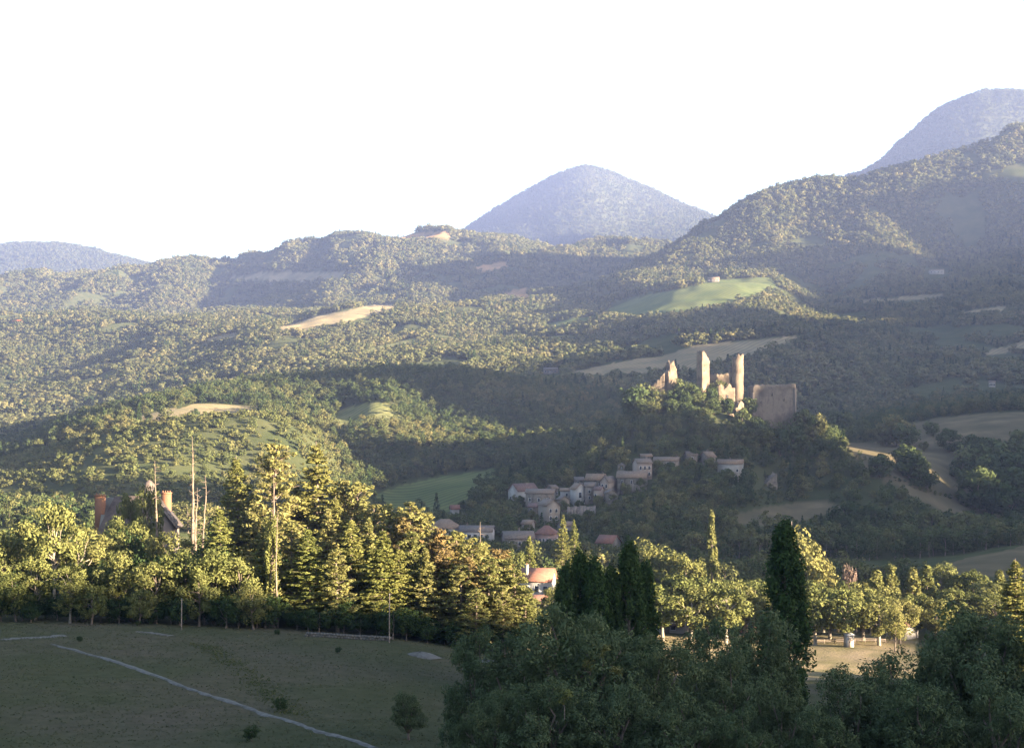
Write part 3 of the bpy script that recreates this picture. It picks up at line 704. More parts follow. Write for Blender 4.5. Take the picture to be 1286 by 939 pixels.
def window(parent, x, z, w, h, face_y, side='front', mat=None, shut=False):
    """frame standing proud of the wall, dark pane set back inside it"""
    def tr(mb_):
        pass
    f = MB(); b = 0.12
    f.box(-w/2-b, -w/2, -0.06, 0.05, -b, h+b); f.box(w/2, w/2+b, -0.06, 0.05, -b, h+b)
    f.box(-w/2, w/2, -0.06, 0.05, h, h+b); f.box(-w/2-0.1, w/2+0.1, -0.14, 0.05, -b-0.1, -0.001-b+0.06)
    p = MB(); p.box(-w/2, w/2, -0.015, 0.04, -b+0.06, h)
    o = ob('window', p.mesh('window', M['pane']), parent)
    fr = ob('frame', f.mesh('frame', mat or M['frame']), o)
    if shut:
        for s in (-1, 1):
            q = MB(); q.box(min(s*(w/2+b), s*(w/2+b+w*0.5)), max(s*(w/2+b), s*(w/2+b+w*0.5)), -0.07, -0.02, 0, h)
            ob('shutter', q.mesh('shutter', M['shutter']), o)
    if side == 'front': o.location = (x, face_y, z)
    elif side == 'right': o.location = (face_y, x, z); o.rotation_euler = (0, 0, math.pi/2)
    elif side == 'left': o.location = (face_y, x, z); o.rotation_euler = (0, 0, -math.pi/2)
    return o
def chimney(parent, x, y, z0, z1, w=0.7, d=0.7, mat=None, pots=1):
    m_ = MB(); m_.box(x-w/2, x+w/2, y-d/2, y+d/2, z0, z1); m_.box(x-w/2-.08, x+w/2+.08, y-d/2-.08, y+d/2+.08, z1, z1+.15)
    c = ob('chimney', m_.mesh('chimney', mat or M['stone_wall']), parent)
    for i in range(pots):
        q = MB(); px_ = x + (i - (pots-1)/2) * w / max(1, pots) ; q.tube([(px_, y, z1+.15), (px_, y, z1+.5)], [.13, .11], 6)
        ob('chimney_pot', q.mesh('chimney_pot', M['brick']), c)
    return c
def house(name, label, loc, w, d, h, rh, rz=0, axis='x', wall='cream_wall', roof='tile_grey', wins=(), chim=(), hip=0.0, cat='house', group=None, door=None, base=3.0, chmat='stone_wall'):
    t = thing(name, label, cat, tuple(loc), rz, group)
    wl_ = ob('wall', wall_mesh(w, d, h, rh, axis, M[wall], base, hip), t)
    rf = ob('roof', roof_mesh(w, d, h, rh, axis, M[roof], hip=hip), t)
    for wi in wins:
        x, z, ww, wh = wi[:4]; side = wi[4] if len(wi) > 4 else 'front'
        fy = {'front': -d/2, 'right': w/2, 'left': -w/2}[side]
        window(t, x, z, ww, wh, fy, side, shut=len(wi) > 5)
    for (x, y, z1) in chim: chimney(rf, x, y, h + 0.2, z1, mat=M[chmat])
    if door:
        q = MB(); q.box(door-0.5, door+0.5, -d/2-0.05, -d/2+0.03, 0.0, 2.1); dd = ob('door', q.mesh('door', M['wood']), t)
        q = MB(); q.box(door+0.32, door+0.4, -d/2-0.11, -d/2-0.05, 1.0, 1.1); ob('handle', q.mesh('handle', M['metal']), dd)
    return t
def grid_wins(x0, x1, nx, zs, ww=0.9, wh=1.3, side='front', shut=False):
    r = []
    for z in zs:
        for x in (np.linspace(x0, x1, nx) if nx > 1 else [(x0 + x1) / 2]):
            r.append((x, z, ww, wh, side, 1) if shut else (x, z, ww, wh, side))
    return r
def spot(px, py): return hit(px, py, 480, 800)
GV = 'village houses stepped up the hillside'
R_ = math.radians
PXM = lambda p: F / p[1]                         # pixels per metre there
HOUSES = []                                      # (column, row, half width px) kept free of trees
def vhouse(px0, px1, py0, py1, name, label, facing=0, **kw):
    """house whose outline spans columns px0-px1 and rows py0 (ridge) - py1 (foot)"""
    p = spot((px0 + px1) / 2, py1); k = PXM(p)
    c, s = abs(math.cos(R_(facing))), abs(math.sin(R_(facing)))
    d = kw.pop('d', 6.5); w = max(3.0, ((px1 - px0) / k - d * s) / max(c, 0.3))
    tot = (py1 - py0) / k; rh = kw.pop('rh', min(2.2, tot * 0.33)); h = tot - rh
    HOUSES.append((px0 - 3, px1 + 3, py0 - 2, py1 + 2, p[1]))
    kw.setdefault('wins', ())
    wins = kw.pop('wins')
    if callable(wins): wins = wins(w, d, h)
    ch = kw.pop('chim', ())
    ch = [(a * w, b * d, h + rh * cc + 0.7) for a, b, cc in ch]
    return house(name, label, p, w, d, h, rh, R_(facing), wins=wins, chim=ch, group=GV, **kw)
vhouse(565, 577, 634, 648, 'stone_hut', 'tiny white flat-fronted hut below the green meadow', 10, wall='white_wall', roof='tile_brown', d=4, wins=lambda w, d, h: [(0, .6, .7, 1.0)])
vhouse(638, 676, 607, 629, 'village_house', 'long house with dark red-brown roof and white gable facing the meadow', 38, axis='x', wall='white_wall', roof='tile_brown', d=7, rh=3.0, chim=[(.1, -.1, .8)], wins=lambda w, d, h: [(-1, 1, .9, 1.1, 'left'), (1.6, 1, .8, 1.1, 'left'), (0, 1, .9, 1.1)])
vhouse(660, 698, 614, 634, 'village_house', 'low rambling grey stone house with a long mossy roof', -8, wall='stone_wall', roof='tile_grey', d=8, rh=1.6, wins=lambda w, d, h: grid_wins(-w*.35, w*.3, 3, [h*.35]))
vhouse(676, 703, 627, 656, 'village_house', 'tall narrow stone house with pale front and lean roof at the lane bend', 25, axis='y', wall='cream_wall', roof='tile_grey', d=8, chim=[(.2, .2, .9)], wins=lambda w, d, h: grid_wins(-w*.22, w*.22, 2, [h*.2, h*.62]))
vhouse(704, 719, 613, 627, 'village_house', 'little pale blue-white house squeezed between grey roofs', 0, wall='white_wall', roof='tile_grey', d=5, rh=1.0, wins=lambda w, d, h: [(0, h*.4, .8, 1.2)])
vhouse(716, 736, 607, 632, 'village_house', 'pale gabled house with one tall dark window in its gable', 18, axis='y', wall='white_wall', roof='tile_grey', d=7, rh=2.2, wins=lambda w, d, h: [(-.4, h*.42, 1.2, 2.2), (1.6, h*.1, .8, 1.2)])
vhouse(734, 747, 606, 630, 'village_house', 'narrow unplastered stone house leaning on the pale gabled house', -5, wall='stone_wall', roof='tile_grey', d=6, rh=1.4, wins=lambda w, d, h: grid_wins(0, 0, 1, [h*.2, h*.6], .8, 1.1))
vhouse(735, 762, 595, 612, 'village_house', 'broad house with wide weathered roof behind the gabled houses', -14, wall='stone_wall', roof='tile_grey', d=7, rh=2.4, chim=[(.38, 0, .9)], wins=lambda w, d, h: grid_wins(-w*.3, w*.3, 3, [h*.3]))
vhouse(753, 775, 598, 622, 'village_house', 'cream gabled house with bright end wall next to the church', -30, axis='y', wall='cream_wall', roof='tile_grey', d=8, rh=2.2, chim=[(-.1, -.3, .9)], wins=lambda w, d, h: grid_wins(-w*.2, w*.25, 2, [h*.15, h*.6]))
vhouse(774, 814, 592, 613, 'church_nave', 'grey stone church nave with plain long wall beneath the bell tower', -10, wall='stone_wall', roof='tile_grey', d=8, rh=2.4, cat='church', wins=lambda w, d, h: grid_wins(-w*.32, w*.32, 3, [h*.4], .7, 1.7))
vhouse(795, 818, 576, 600, 'village_house', 'tall cream house with two rows of windows above the church', 12, wall='cream_wall', roof='tile_grey', d=8, rh=1.8, chim=[(.3, 0, 1)], wins=lambda w, d, h: grid_wins(-w*.3, w*.3, 3, [h*.2, h*.6], .8, 1.3, shut=True))
vhouse(804, 818, 570, 582, 'village_house', 'small stone house with raised flat-topped block above the tall cream house', 4, wall='stone_wall', roof='tile_grey', d=6, rh=1.0, wins=lambda w, d, h: [(0, h*.4, .8, 1.0)])
vhouse(820, 854, 574, 586, 'village_house', 'long low pale house half hidden by a round tree', -12, wall='cream_wall', roof='tile_grey', d=7, rh=1.5, chim=[(.42, 0, 1)], wins=lambda w, d, h: grid_wins(-w*.35, w*.3, 4, [h*.3]))
vhouse(860, 875, 567, 580, 'village_house', 'small grey house between the pale long house and cypress', 8, wall='stone_wall', roof='tile_grey', d=6, rh=1.4, wins=lambda w, d, h: [(0, h*.35, .8, 1.1)])
vhouse(879, 898, 567, 584, 'village_house', 'grey stone house with chimney beside the white farmhouse', 28, wall='stone_wall', roof='tile_grey', d=6, rh=2.2, chim=[(0, 0, 1)], wins=lambda w, d, h: grid_wins(-w*.2, w*.2, 2, [h*.35]))
vhouse(900, 935, 577, 597, 'farmhouse', 'bright white long house with low grey roof on the castle slope', -14, wall='white_wall', roof='tile_grey', d=7.5, rh=1.7, chim=[(-.02, 0, 1)], wins=lambda w, d, h: grid_wins(-w*.3, w*.3, 3, [h*.35], .8, 1.1))
vhouse(537, 581, 652, 674, 'village_house', 'white house with broad hipped grey roof at the valley foot', 12, wall='white_wall', roof='tile_grey', d=10, rh=2.8, hip=0.8, wins=lambda w, d, h: grid_wins(-w*.35, w*.3, 4, [h*.3]))
vhouse(577, 621, 660, 681, 'village_house', 'long white house with dark paired windows below the village', -6, wall='white_wall', roof='tile_grey', d=8, rh=1.8, wins=lambda w, d, h: grid_wins(-w*.36, w*.34, 5, [h*.45], 1.2, 1.3), chim=[(-.3, 0, 1)])
vhouse(630, 671, 667, 687, 'village_house', 'low shed-like house with wide dull grey roof and white pipe', 8, wall='stone_wall', roof='tile_grey', d=9, rh=2.2, chim=[(.05, .1, 1.1)], wins=lambda w, d, h: grid_wins(-w*.3, w*.3, 3, [h*.3]))
vhouse(671, 702, 660, 686, 'village_house', 'pink plastered house with a row of tall windows', -16, wall='pink_wall', roof='tile_brown', d=8, rh=2.6, hip=0.7, wins=lambda w, d, h: grid_wins(-w*.38, w*.36, 5, [h*.25], .7, 1.9) + grid_wins(-1.5, 1.5, 2, [h*.3], .8, 1.5, 'right'))
vhouse(748, 780, 672, 690, 'village_house', 'stone barn with sloping brown roof sunk among trees', -24, wall='stone_wall', roof='tile_brown', d=9, rh=2.4, cat='barn', wins=lambda w, d, h: [(0, h*.3, 1.2, 1.4)])
# small houses packed into the gaps
for i, (a, b, r0, r1, fc, ax, wl3, rf3, lb) in enumerate([
    (699, 715, 623, 640, 15, 'y', 'stone_wall', 'tile_grey', 'small dark stone house wedged under the little pale house'),
    (745, 759, 611, 631, -20, 'x', 'cream_wall', 'tile_brown', 'narrow cream house pressed between stone house and cream gable'),
    (759, 775, 615, 633, 10, 'y', 'stone_wall', 'tile_grey', 'low stone house below the cream gable by the church'),
    (686, 701, 609, 622, 30, 'x', 'stone_wall', 'tile_grey', 'tiny grey house behind the long mossy roof'),
    (663, 679, 632, 645, -12, 'x', 'stone_wall', 'tile_brown', 'low brown-roofed shed under the mossy-roofed house'),
    (721, 733, 599, 611, 5, 'x', 'stone_wall', 'tile_grey', 'tiny grey house peeping over the pale gable'),
    (700, 722, 655, 672, 22, 'x', 'stone_wall', 'tile_grey', 'dull stone house hidden behind the taller cedar'),
    (655, 672, 653, 668, -18, 'x', 'cream_wall', 'tile_grey', 'small cream house above the wide dull roof')]):
    vhouse(a, b, r0, r1, 'village_house', lb, fc, axis=ax, wall=wl3, roof=rf3, d=5.5, rh=1.3, wins=(lambda w, d, h: [(-w*.2, h*.5, .7, 1.0), (w*.22, h*.2, .7, 1.0)][:1 + i % 2]))
# terrace walls of the village
for (a, b, r0, r1, lb) in ((712, 748, 634, 650, 'dark stone terrace wall under the gabled village houses'), (776, 812, 606, 618, 'grey retaining wall beneath the church nave')):
    p = spot((a + b) / 2, r1); k = PXM(p); q = MB(); w_ = (b - a) / k; h_ = (r1 - r0) / k
    for i in range(9):
        xx = -w_/2 + i * w_/9; q.box(xx, xx + w_/9, -0.5 - 0.02 * (i % 3), 0.5, -2, h_ * (0.8 + 0.2 * rng.random()))
    thing('terrace_wall', lb, 'wall', tuple(p), R_(-6), me=q.mesh('terrace_wall', M['stone_wall']))
    HOUSES.append((a, b, r0, r1, p[1]))
# bell tower
p = spot(780.5, 600); k = PXM(p); tw = 9.0 / k; th_ = 17.5 / k
t = thing('bell_tower', 'slender stone church bell tower with one open arch and a little tiled cap', 'bell tower', tuple(p), R_(-8))
q = MB(); a = tw / 2; hs = th_ * 0.58
q.box(-a, a, -a, a, -3, hs)
for sx in (-1, 1):
    for sy in (-1, 1):
        q.box(min(sx*a, sx*a*.42), max(sx*a, sx*a*.42), min(sy*a, sy*a*.55), max(sy*a, sy*a*.55), hs, th_ * 0.86)
q.box(-a, a, -a, a, th_ * 0.86, th_ * 0.93)
ob('wall', q.mesh('wall', M['cream_wall']), t)
q = MB(); e = a + .25
q.add([(-e,-e,th_*.932),(e,-e,th_*.932),(e,e,th_*.932),(-e,e,th_*.932),(0,0,th_*1.09)], [(0,3,2,1)], [(0,1,4),(1,2,4),(2,3,4),(3,0,4)])
ob('roof', q.mesh('roof', M['tile_grey']), t)
q = MB(); pr = np.array([(0, th_*.80), (.35, th_*.78), (.42, th_*.70), (.55, th_*.63), (.0, th_*.63)])
q.tube([(0, 0, th_*.63), (0, 0, th_*.70), (0, 0, th_*.78), (0, 0, th_*.85)], [.5, .36, .28, .04], 8)
ob('bell', q.mesh('bell', M['metal'], True), t)
HOUSES.append((772, 788, 580, 604, p[1]))

# ------------------------------------------------------------------ castle ruin
def ragged(foot, h, top, seg=16, amp=0.18, seed=0, base=4.0, taper=0.0):
    """solid masonry on a footprint; top(x, y, angle) gives the broken upper edge as a fraction of h"""
    f = np.asarray(foot, float); n = len(f)
    lev = np.linspace(0, 1, seg)
    V = []
    for l in lev:
        for i, (x, y) in enumerate(f):
            hh_ = -base + (h * top(x, y) + base) * l
            s = 1 - taper * l
            V.append((x * s, y * s, hh_))
    V = np.array(V)
    nz = np.stack([fbm(V[:, 0] * .9 + V[:, 2] * .31 + seed, V[:, 2] * .8 + V[:, 1] * .9, 3, 200 + seed), fbm(V[:, 1] * .9 + V[:, 2] * .23 - seed, V[:, 2] * .9 + V[:, 0], 3, 210 + seed), 0.5 * fbm(V[:, 0] * 1.3 + 5, V[:, 1] * 1.3 + V[:, 2] * .2, 2, 220 + seed)], 1)
    V = V + amp * 2.2 * nz
    q = []
    for j in range(seg - 1):
        for i in range(n):
            a = j*n + i; b = j*n + (i+1) % n; q.append((a, b, b+n, a+n))
    c = V[-n:].mean(0) - [0, 0, 0.5]; V = np.vstack([V, c])
    t = [((seg-1)*n + i, (seg-1)*n + (i+1) % n, len(V) - 1) for i in range(n)]
    mb = MB(); mb.add(V, q, t); return mb
def rect_foot(w, d, n=10):
    x, y = w/2, d/2; P = []
    for i in range(n): P.append((-x + w * i / n, -y))
    for i in range(max(2, n//2)): P.append((x, -y + d * i / max(2, n//2)))
    for i in range(n): P.append((x - w * i / n, y))
    for i in range(max(2, n//2)): P.append((-x, y - d * i / max(2, n//2)))
    return P
def ruin(name, label, px, y, row_top, row_base, foot, top, rz=0, mat='castle_stone', cat='ruin', seed=0, amp=0.18, taper=0.0, seg=16):
    x = (px - CX) / F * y; zb = (HY - row_base) / F * y; zt = (HY - row_top) / F * y
    zg = min(zb, float(ground_z(x, y)))
    t = thing(name, label, cat, (x, y, zg), rz)
    mb = ragged(foot, zt - zg, top, seg, amp, seed, 4.0, taper)
    ob('masonry', mb.mesh('masonry', M[mat]), t)
    t['h'] = zt - zg
    return t
def opening(t, x, y, z, w, h, rz=0.0):
    """a dark window opening with its stone surround"""
    p = MB(); p.box(-w/2, w/2, -0.05, 0.3, 0, h); o = ob('opening_shade', p.mesh('opening_shade', M['pane']), t, (x, y, z), rz)  # solid box, no hole cut; the shade of the recess is its colour
    f = MB(); b = .22
    f.box(-w/2-b, -w/2, -.16, .2, -b, h+b); f.box(w/2, w/2+b, -.16, .2, -b, h+b); f.box(-w/2, w/2, -.16, .2, h, h+b); f.box(-w/2, w/2, -.16, .2, -b, 0)
    ob('surround', f.mesh('surround', M['castle_stone']), o)
YC = 692.0; pm = YC / F
def tq(x, y): return 0.93 + 0.07 * math.sin(x * 1.7 + 1) - 0.05 * (y > 0) + 0.03 * math.sin(y * 5)
t = ruin('ruined_square_tower', 'tall roofless square tower fragment standing between the broken keep and round tower', 883, YC, 441, 486, rect_foot(5.2, 3.6), lambda x, y: 1.0 - 0.055 * max(0, x + 0.8) + 0.02 * math.sin(x * 4 + y * 3), R_(40), seed=1, amp=.16)
opening(t, -0.9, -1.75, t['h'] * .62, 0.8, 1.8)
c16 = [(2.9 * math.cos(a), 2.9 * math.sin(a)) for a in np.linspace(0, 2 * math.pi, 20, endpoint=False)]
t = ruin('ruined_round_tower', 'tall slender round tower with a broken tapering top', 926.5, YC, 444, 494, c16, lambda x, y: 0.965 + 0.035 * math.cos(2.2 * x) - 0.055 * (x < -1.0) - 0.03 * (y > 1), seed=2, amp=.15, taper=0.07, seg=22)
t = ruin('tower_wall_stub', 'thin upright wall fragment clinging to the side of the round tower', 918, YC + 2.5, 459, 490, rect_foot(1.6, 3.0, 6), lambda x, y: 0.94 + 0.06 * math.sin(3 * x + y), seed=3, amp=.22)
t = ruin('ruined_keep_stump', 'broken pale keep stump with bitten-out crown at the wooded end of the ruin', 842, YC - 4, 452, 492, rect_foot(4.8, 3.4), lambda x, y: 0.90 + 0.10 * math.cos(1.6 * x) - 0.10 * (x < -1.4) + .04 * math.sin(5 * x), R_(30), seed=4, amp=.38)
t = ruin('curtain_wall', 'low shaded curtain wall stepping down beside the keep stump', 825, YC - 5, 470, 500, rect_foot(7.4, 2.0, 14), lambda x, y: 0.80 + 0.055 * x + 0.04 * math.sin(4 * x), R_(-8), seed=5, amp=.2)
opening(t, -1.6, -1.0, t['h'] * .45, .8, 1.4)
t = ruin('curtain_wall', 'straight curtain wall linking the square and round towers', 904, YC + 9, 468, 492, rect_foot(12.5, 1.6, 16), lambda x, y: 0.95 + 0.03 * math.sin(2.1 * x) + 0.02 * math.sin(7 * x), R_(-3), seed=6, amp=.12)
t = ruin('curtain_wall', 'low broken wall in front of the two towers', 912, YC - 3, 481, 497, rect_foot(8.5, 1.2, 12), lambda x, y: 0.86 + 0.12 * math.sin(1.3 * x) + .03 * math.sin(6 * x), R_(4), seed=7, amp=.15)
opening(t, 0.4, -.62, t['h'] * .35, 1.1, 1.6)
t = ruin('castle_rampart', 'massive square rampart block with flat top and stained stone face', 969, YC + 3, 482, 536, rect_foot(21.6, 11, 26), lambda x, y: 0.975 + 0.014 * math.sin(1.9 * x + .4) + 0.012 * math.sin(5.3 * x) - 0.02 * (math.sin(2.7 * x + 1) > .8) - (0.05 if x < -10 and y < 0 else 0), R_(3), mat='rampart_stone', seed=8, amp=.12, taper=0.015, seg=20)
q = MB(); q.box(-10.9, -9.9, -6.2, -5.3, -3, t['h'] * .80); q.box(9.7, 10.7, -6.1, -5.3, -3, t['h'] * .90); ob('buttress', q.mesh('buttress', M['rampart_stone']), t)
for xx, zf in ((-6.5, .55), (-1.0, .72), (4.8, .60)): opening(t, xx, -5.52, t['h'] * zf, .45, 1.5)
t = ruin('ruined_gatehouse', 'jagged sunlit wall fragment on the cliff below the round tower', 927, YC - 12, 503, 528, rect_foot(4.4, 3.0), lambda x, y: 0.84 + 0.14 * math.cos(1.2 * (x - .8)) - .08 * (x < -1.2), R_(24), seed=9, amp=.35)
t = ruin('ruined_gatehouse', 'low shaded ruined wall below the sunlit cliff fragment', 909, YC - 15, 518, 540, rect_foot(9.5, 2.0, 14), lambda x, y: 0.88 + 0.05 * x / 4.7 + .06 * math.sin(2.7 * x), R_(-6), seed=10, amp=.25)
t = ruin('ruined_tower_stub', 'lone ruined stone tower stub with slanted top above the grassy slope', 966, 640, 593, 636, rect_foot(6.0, 4.5, 10), lambda x, y: 0.84 + 0.05 * x + 0.03 * math.sin(4 * x + y), R_(20), mat='stone_wall', seed=11, amp=.22, taper=.06)
opening(t, .3, -2.2, t['h'] * .45, .8, 1.5)
CASTLE = [(816, 852, 452, 492), (873, 893, 440, 482), (890, 920, 470, 484), (915, 936, 443, 490), (938, 1000, 482, 527), (919, 940, 502, 522), (900, 925, 520, 532), (955, 976, 596, 632)]

# ------------------------------------------------------------------ woods
hide = np.zeros(len(cs), bool)                      # trees in front of a building stay low enough to leave it in view
cap = np.full(len(cs), 1e9)
for (a, b, r0, r1, yy) in HOUSES:
    hide |= (np.abs(cyy - yy) < 6.5) & (cpx > a - 4) & (cpx < b + 4)
    fr = (cyy < yy) & (cyy > 300) & (cpx > a - 9) & (cpx < b + 9) & (cpy > r0)
    cap = np.where(fr, np.minimum(cap, (cpy - (r1 - 0.38 * (r1 - r0))) * cyy / F), cap)
for (a, b, r0, r1) in CASTLE:
    fr = (cyy < YC + 3) & (cyy > 560) & (cpx > a - 8) & (cpx < b + 8) & (cpy > r0)
    cap = np.where(fr, np.minimum(cap, (cpy - (r1 - 3)) * cyy / F), cap)
hh = np.minimum(hh, np.maximum(cap, 2.0 + 1.6 * rng.random(len(cs)))); hpx = hh * F / cyy
for (a, b, r0, r1, y0, y1) in ((1158, 1194, 334, 352, 1500, 2700), (882, 910, 345, 358, 1500, 2400), (678, 706, 460, 474, 1000, 1400)):
    hide |= (cpx > a) & (cpx < b) & (cpy - hpx < r1 - 4) & (cpy > r0 + 2) & (cyy > y0) & (cyy < y1)   # clearings round the lone farms
inner = (cyy > YC - 8) & (cyy < YC + 16) & (cpx > 812) & (cpx < 1002)
hide |= inner & (rng.random(len(cs)) < 0.15)
hh = np.where(inner, np.minimum(hh, 2.2 + 1.6 * rng.random(len(cs))), hh)
grow &= ~hide
# valley floor: fields in front, trees only beyond the planes
flat_valley = (cyy < 480)
dv = fbm(cx_ / 45, cyy / 45, 2, 120)
vg = flat_valley & (cyy > 310) & (dv > -0.05) & ~clear & ~hide & ((cpx < 640) | (cyy > 360))
vg &= ~((cpx > 1060) & (cpx < 1300) & (cpy - hpx < 700))
fw = grow & ~scrub & ~flat_valley
sw = grow & scrub
# open grass slope on the right below the castle: thinned, low
thin = (cpx > 1010) & (cyy < 760) & (cyy > 560) & (cpy > 600) & (cpy < 655)
fw &= ~(thin & (rng.random(len(cs)) < 0.55))
col_far = source_collection('crown_source', [far_crown(i, M['leaf_basin']) for i in range(6)] + [spire(M['leaf_dark'])])
col_near = source_collection('near_crown_source', [p['parts'][1][1] for p in WOOD] + [spire(M['leaf_dark'])])
col_scrub = source_collection('shrub_source', [low_scrub(i, M['leaf_scrub']) for i in range(5)])
def put_forest(name, mask, col, nv, base_h, label, cat='woodland', hs=1.0):
    idx = np.where(mask)[0]; n = len(idx)
    s = hs * hh[idx] / base_h; w = np.maximum(s, .42 * hs) * (0.85 + 0.45 * rng.random(n)) * (1.0 + 0.25 * (cyy[idx] > 1150))
    iv = rng.integers(0, nv, n)
    if cat == 'woodland':                                   # scattered spruces and cypresses, mostly in stands
        cf = rng.random(n) < 0.02 + 0.16 * smooth(0.12, 0.4, fbm(cx_[idx] / 55, cyy[idx] / 55, 2, 140)); iv = np.where(cf, nv, iv); w = np.where(cf, w * .8, w); s = np.where(cf, s * 1.1, s)
    scatter(name, np.stack([cx_[idx], cyy[idx], cz[idx] - 0.3], 1), np.stack([w, w, s], 1), rng.random(n) * 6.28, iv, col, label, cat)
    print(name, n)
# the 300 wood trees that show largest, one by one, each visible: nearest on the castle hill and in the valley
nearw = fw & (cyy < 1150)
pool = np.where((nearw & (cyy < 735) & (cpx > 430) & (cpx < 1290)) | vg)[0]
pool = pool[np.argsort(cyy[pool])]
single = np.zeros(len(cs), bool)
shown = []
for i in pool:
    if len(shown) >= 300: break
    if cpx[i] < 5 or cpx[i] > 1281 or (cyy[i] < 470 and cpx[i] < 640): continue
    shown.append(i)
single[shown] = True
for i in shown:
    if cyy[i] < 480: nm, lb, g = 'valley_tree', 'dark leafy tree in the valley belt between plane trees and village hill', 'valley belt trees'
    elif cpx[i] < 830: nm, lb, g = 'woodland_tree', 'dark green leafy tree in the wood below the village', 'wood trees below the village'
    else: nm, lb, g = 'woodland_tree', 'dark green leafy tree on the shaded slope below the castle', 'wood trees below the castle'
    pr = WOOD[rng.integers(0, 5)]; s = hh[i] * 1.05 / pr['h']
    place_tree(pr, nm, lb, 'tree', (cx_[i], cyy[i], cz[i]), hh[i] * 1.05, s * (0.85 + 0.35 * rng.random()), g)
put_forest('castle_hill_woods', nearw & ~single & (cpx > 430) & (cyy < 860), col_near, 5, 9.0, 'dense dark green wood mantling the castle hill')
put_forest('dark_ridge_woods', nearw & ~single & ~((cpx > 430) & (cyy < 860)), col_near, 5, 9.0, 'dense wood on the dark ridge between scrub hill and sunlit basin')
put_forest('valley_woods', vg & ~single, col_near, 5, 9.0, 'belt of trees behind the conifer grove on the valley floor')
put_forest('basin_woods', fw & ~nearw & (cyy < 2150), col_far, 6, 8.0, 'mottled woodland over the wide basin and lower mountain slopes')
put_forest('mountain_woods', fw & (cyy >= 2150) & (cyy < 4250), col_far, 6, 8.0, 'hazy woodland on the long ridges below the peaks')
put_forest('peak_woods', fw & (cyy >= 4250), source_collection('peak_crown_source', [far_crown(i, M['leaf_peak']) for i in range(6)] + [spire(M['leaf_dark'])]), 6, 8.0, 'blue hazy woodland clothing the distant peaks')
m_ = sw & (rng.random(len(cs)) < 0.85)
put_forest('hill_scrub', m_, col_scrub, 5, 3.0, 'sunlit yellow-green scrub bushes over the grassy round hill', 'scrub', 0.42)

# ------------------------------------------------------------------ the conifer grove, lit by the low sun
CED = [conifer('cedar', M['leaf_cedar'], M['bark'], 24, 5.2, 0.10, 'cedar'), conifer('cedar', M['leaf_cedar'], M['bark'], 22, 4.4, 0.14, 'cedar', ragged=0.32)]
FIR = [conifer('fir', M['leaf_pine'], M['bark'], 24, 4.0, 0.08, 'fir'), conifer('fir', M['leaf_pine'], M['bark'], 22, 3.6, 0.12, 'fir', ragged=0.35)]
PIN = [conifer('pine', M['leaf_pine'], M['bark_dead'], 22, 3.9, 0.22, 'pine'), conifer('pine', M['leaf_pine'], M['bark_dead'], 20, 3.3, 0.30, 'pine', ragged=0.35), conifer('pine', M['leaf_pine'], M['bark'], 21, 3.0, 0.15, 'pine', ragged=0.4)]
BRN = [conifer('pine', M['leaf_brown'], M['bark_dead'], 20, 3.2, 0.2, 'pine', ragged=0.4)]
PALE = [broadleaf('pale', M['leaf_pale'], M['bark_pale'], h=14, rx=4.2, trunk=3.5, k=44, cr=1.25, n=95, leaf=0.24, shape='egg', r=0.24, limbs=16),
        broadleaf('pale', M['leaf_pale'], M['bark_pale'], h=13, rx=4.6, trunk=3.0, k=44, cr=1.3, n=90, leaf=0.24, shape='round', r=0.24, limbs=16)]
LEAFY = [broadleaf('leafy', M['leaf_plane'], M['bark'], h=12, rx=4.6, trunk=2.6, k=46, cr=1.3, n=95, leaf=0.24, shape=s_, r=0.24, limbs=14) for s_ in ('round', 'egg', 'top')]
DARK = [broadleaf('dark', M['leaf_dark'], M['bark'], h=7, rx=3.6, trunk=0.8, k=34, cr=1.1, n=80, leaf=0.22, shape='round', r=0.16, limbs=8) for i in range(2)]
def up_to(px, row, y):
    """ground spot and the height that reaches a row of the photograph"""
    p = at(px, y); return p, (HY - row) / F * y - p[2]
def grow_tree(lst, name, label, px, row, y, group, wide=1.0, cat='tree'):
    p, h = up_to(px, row, y); pr = lst[rng.integers(0, len(lst))]
    return place_tree(pr, name, label, cat, p, h, wide * (h / pr['h']) ** 0.6, group)
GG = 'conifers of the sunlit grove'
def grove(rowlist, lst, name, label, wide=1.0):
    for (px, row, y) in rowlist: grow_tree(lst, name, label, px, row, y, GG, wide * 1.3)
grove([(400, 561, 236)], CED[:1], 'cedar_tree', 'tall cedar with a narrow tiered top, next to the tallest shaggy pine in the grove')
grove([(300, 578, 242)], CED[1:], 'cedar_tree', 'cedar with a drooping pointed top beside the bare dead trunks')
grove([(345, 558, 232)], PIN[:1], 'pine_tree', 'tallest shaggy pine of the grove, standing over the ivy-hung trunk')
grove([(277, 640, 225), (320, 620, 238), (372, 612, 240), (425, 628, 232), (388, 665, 206), (500, 690, 207), (440, 655, 214), (478, 668, 206), (560, 700, 210)], CED, 'cedar_tree', 'tiered cedar in the middle of the sunlit grove')
grove([(330, 650, 212), (410, 640, 222), (458, 652, 218), (538, 690, 206), (268, 665, 236)], FIR, 'fir_tree', 'slim conical fir in the sunlit grove')
grove([(366, 655, 208), (424, 690, 203), (513, 668, 212), (612, 700, 204), (430, 604, 238), (448, 606, 236), (472, 634, 232), (492, 634, 228), (517, 631, 226), (530, 645, 226), (575, 668, 222), (592, 676, 214), (604, 682, 222), (634, 702, 208), (648, 716, 206), (660, 738, 204), (580, 710, 205), (632, 735, 202), (598, 740, 201)], PIN, 'pine_tree', 'loose-crowned pine with bare lower trunk in the sunlit grove')
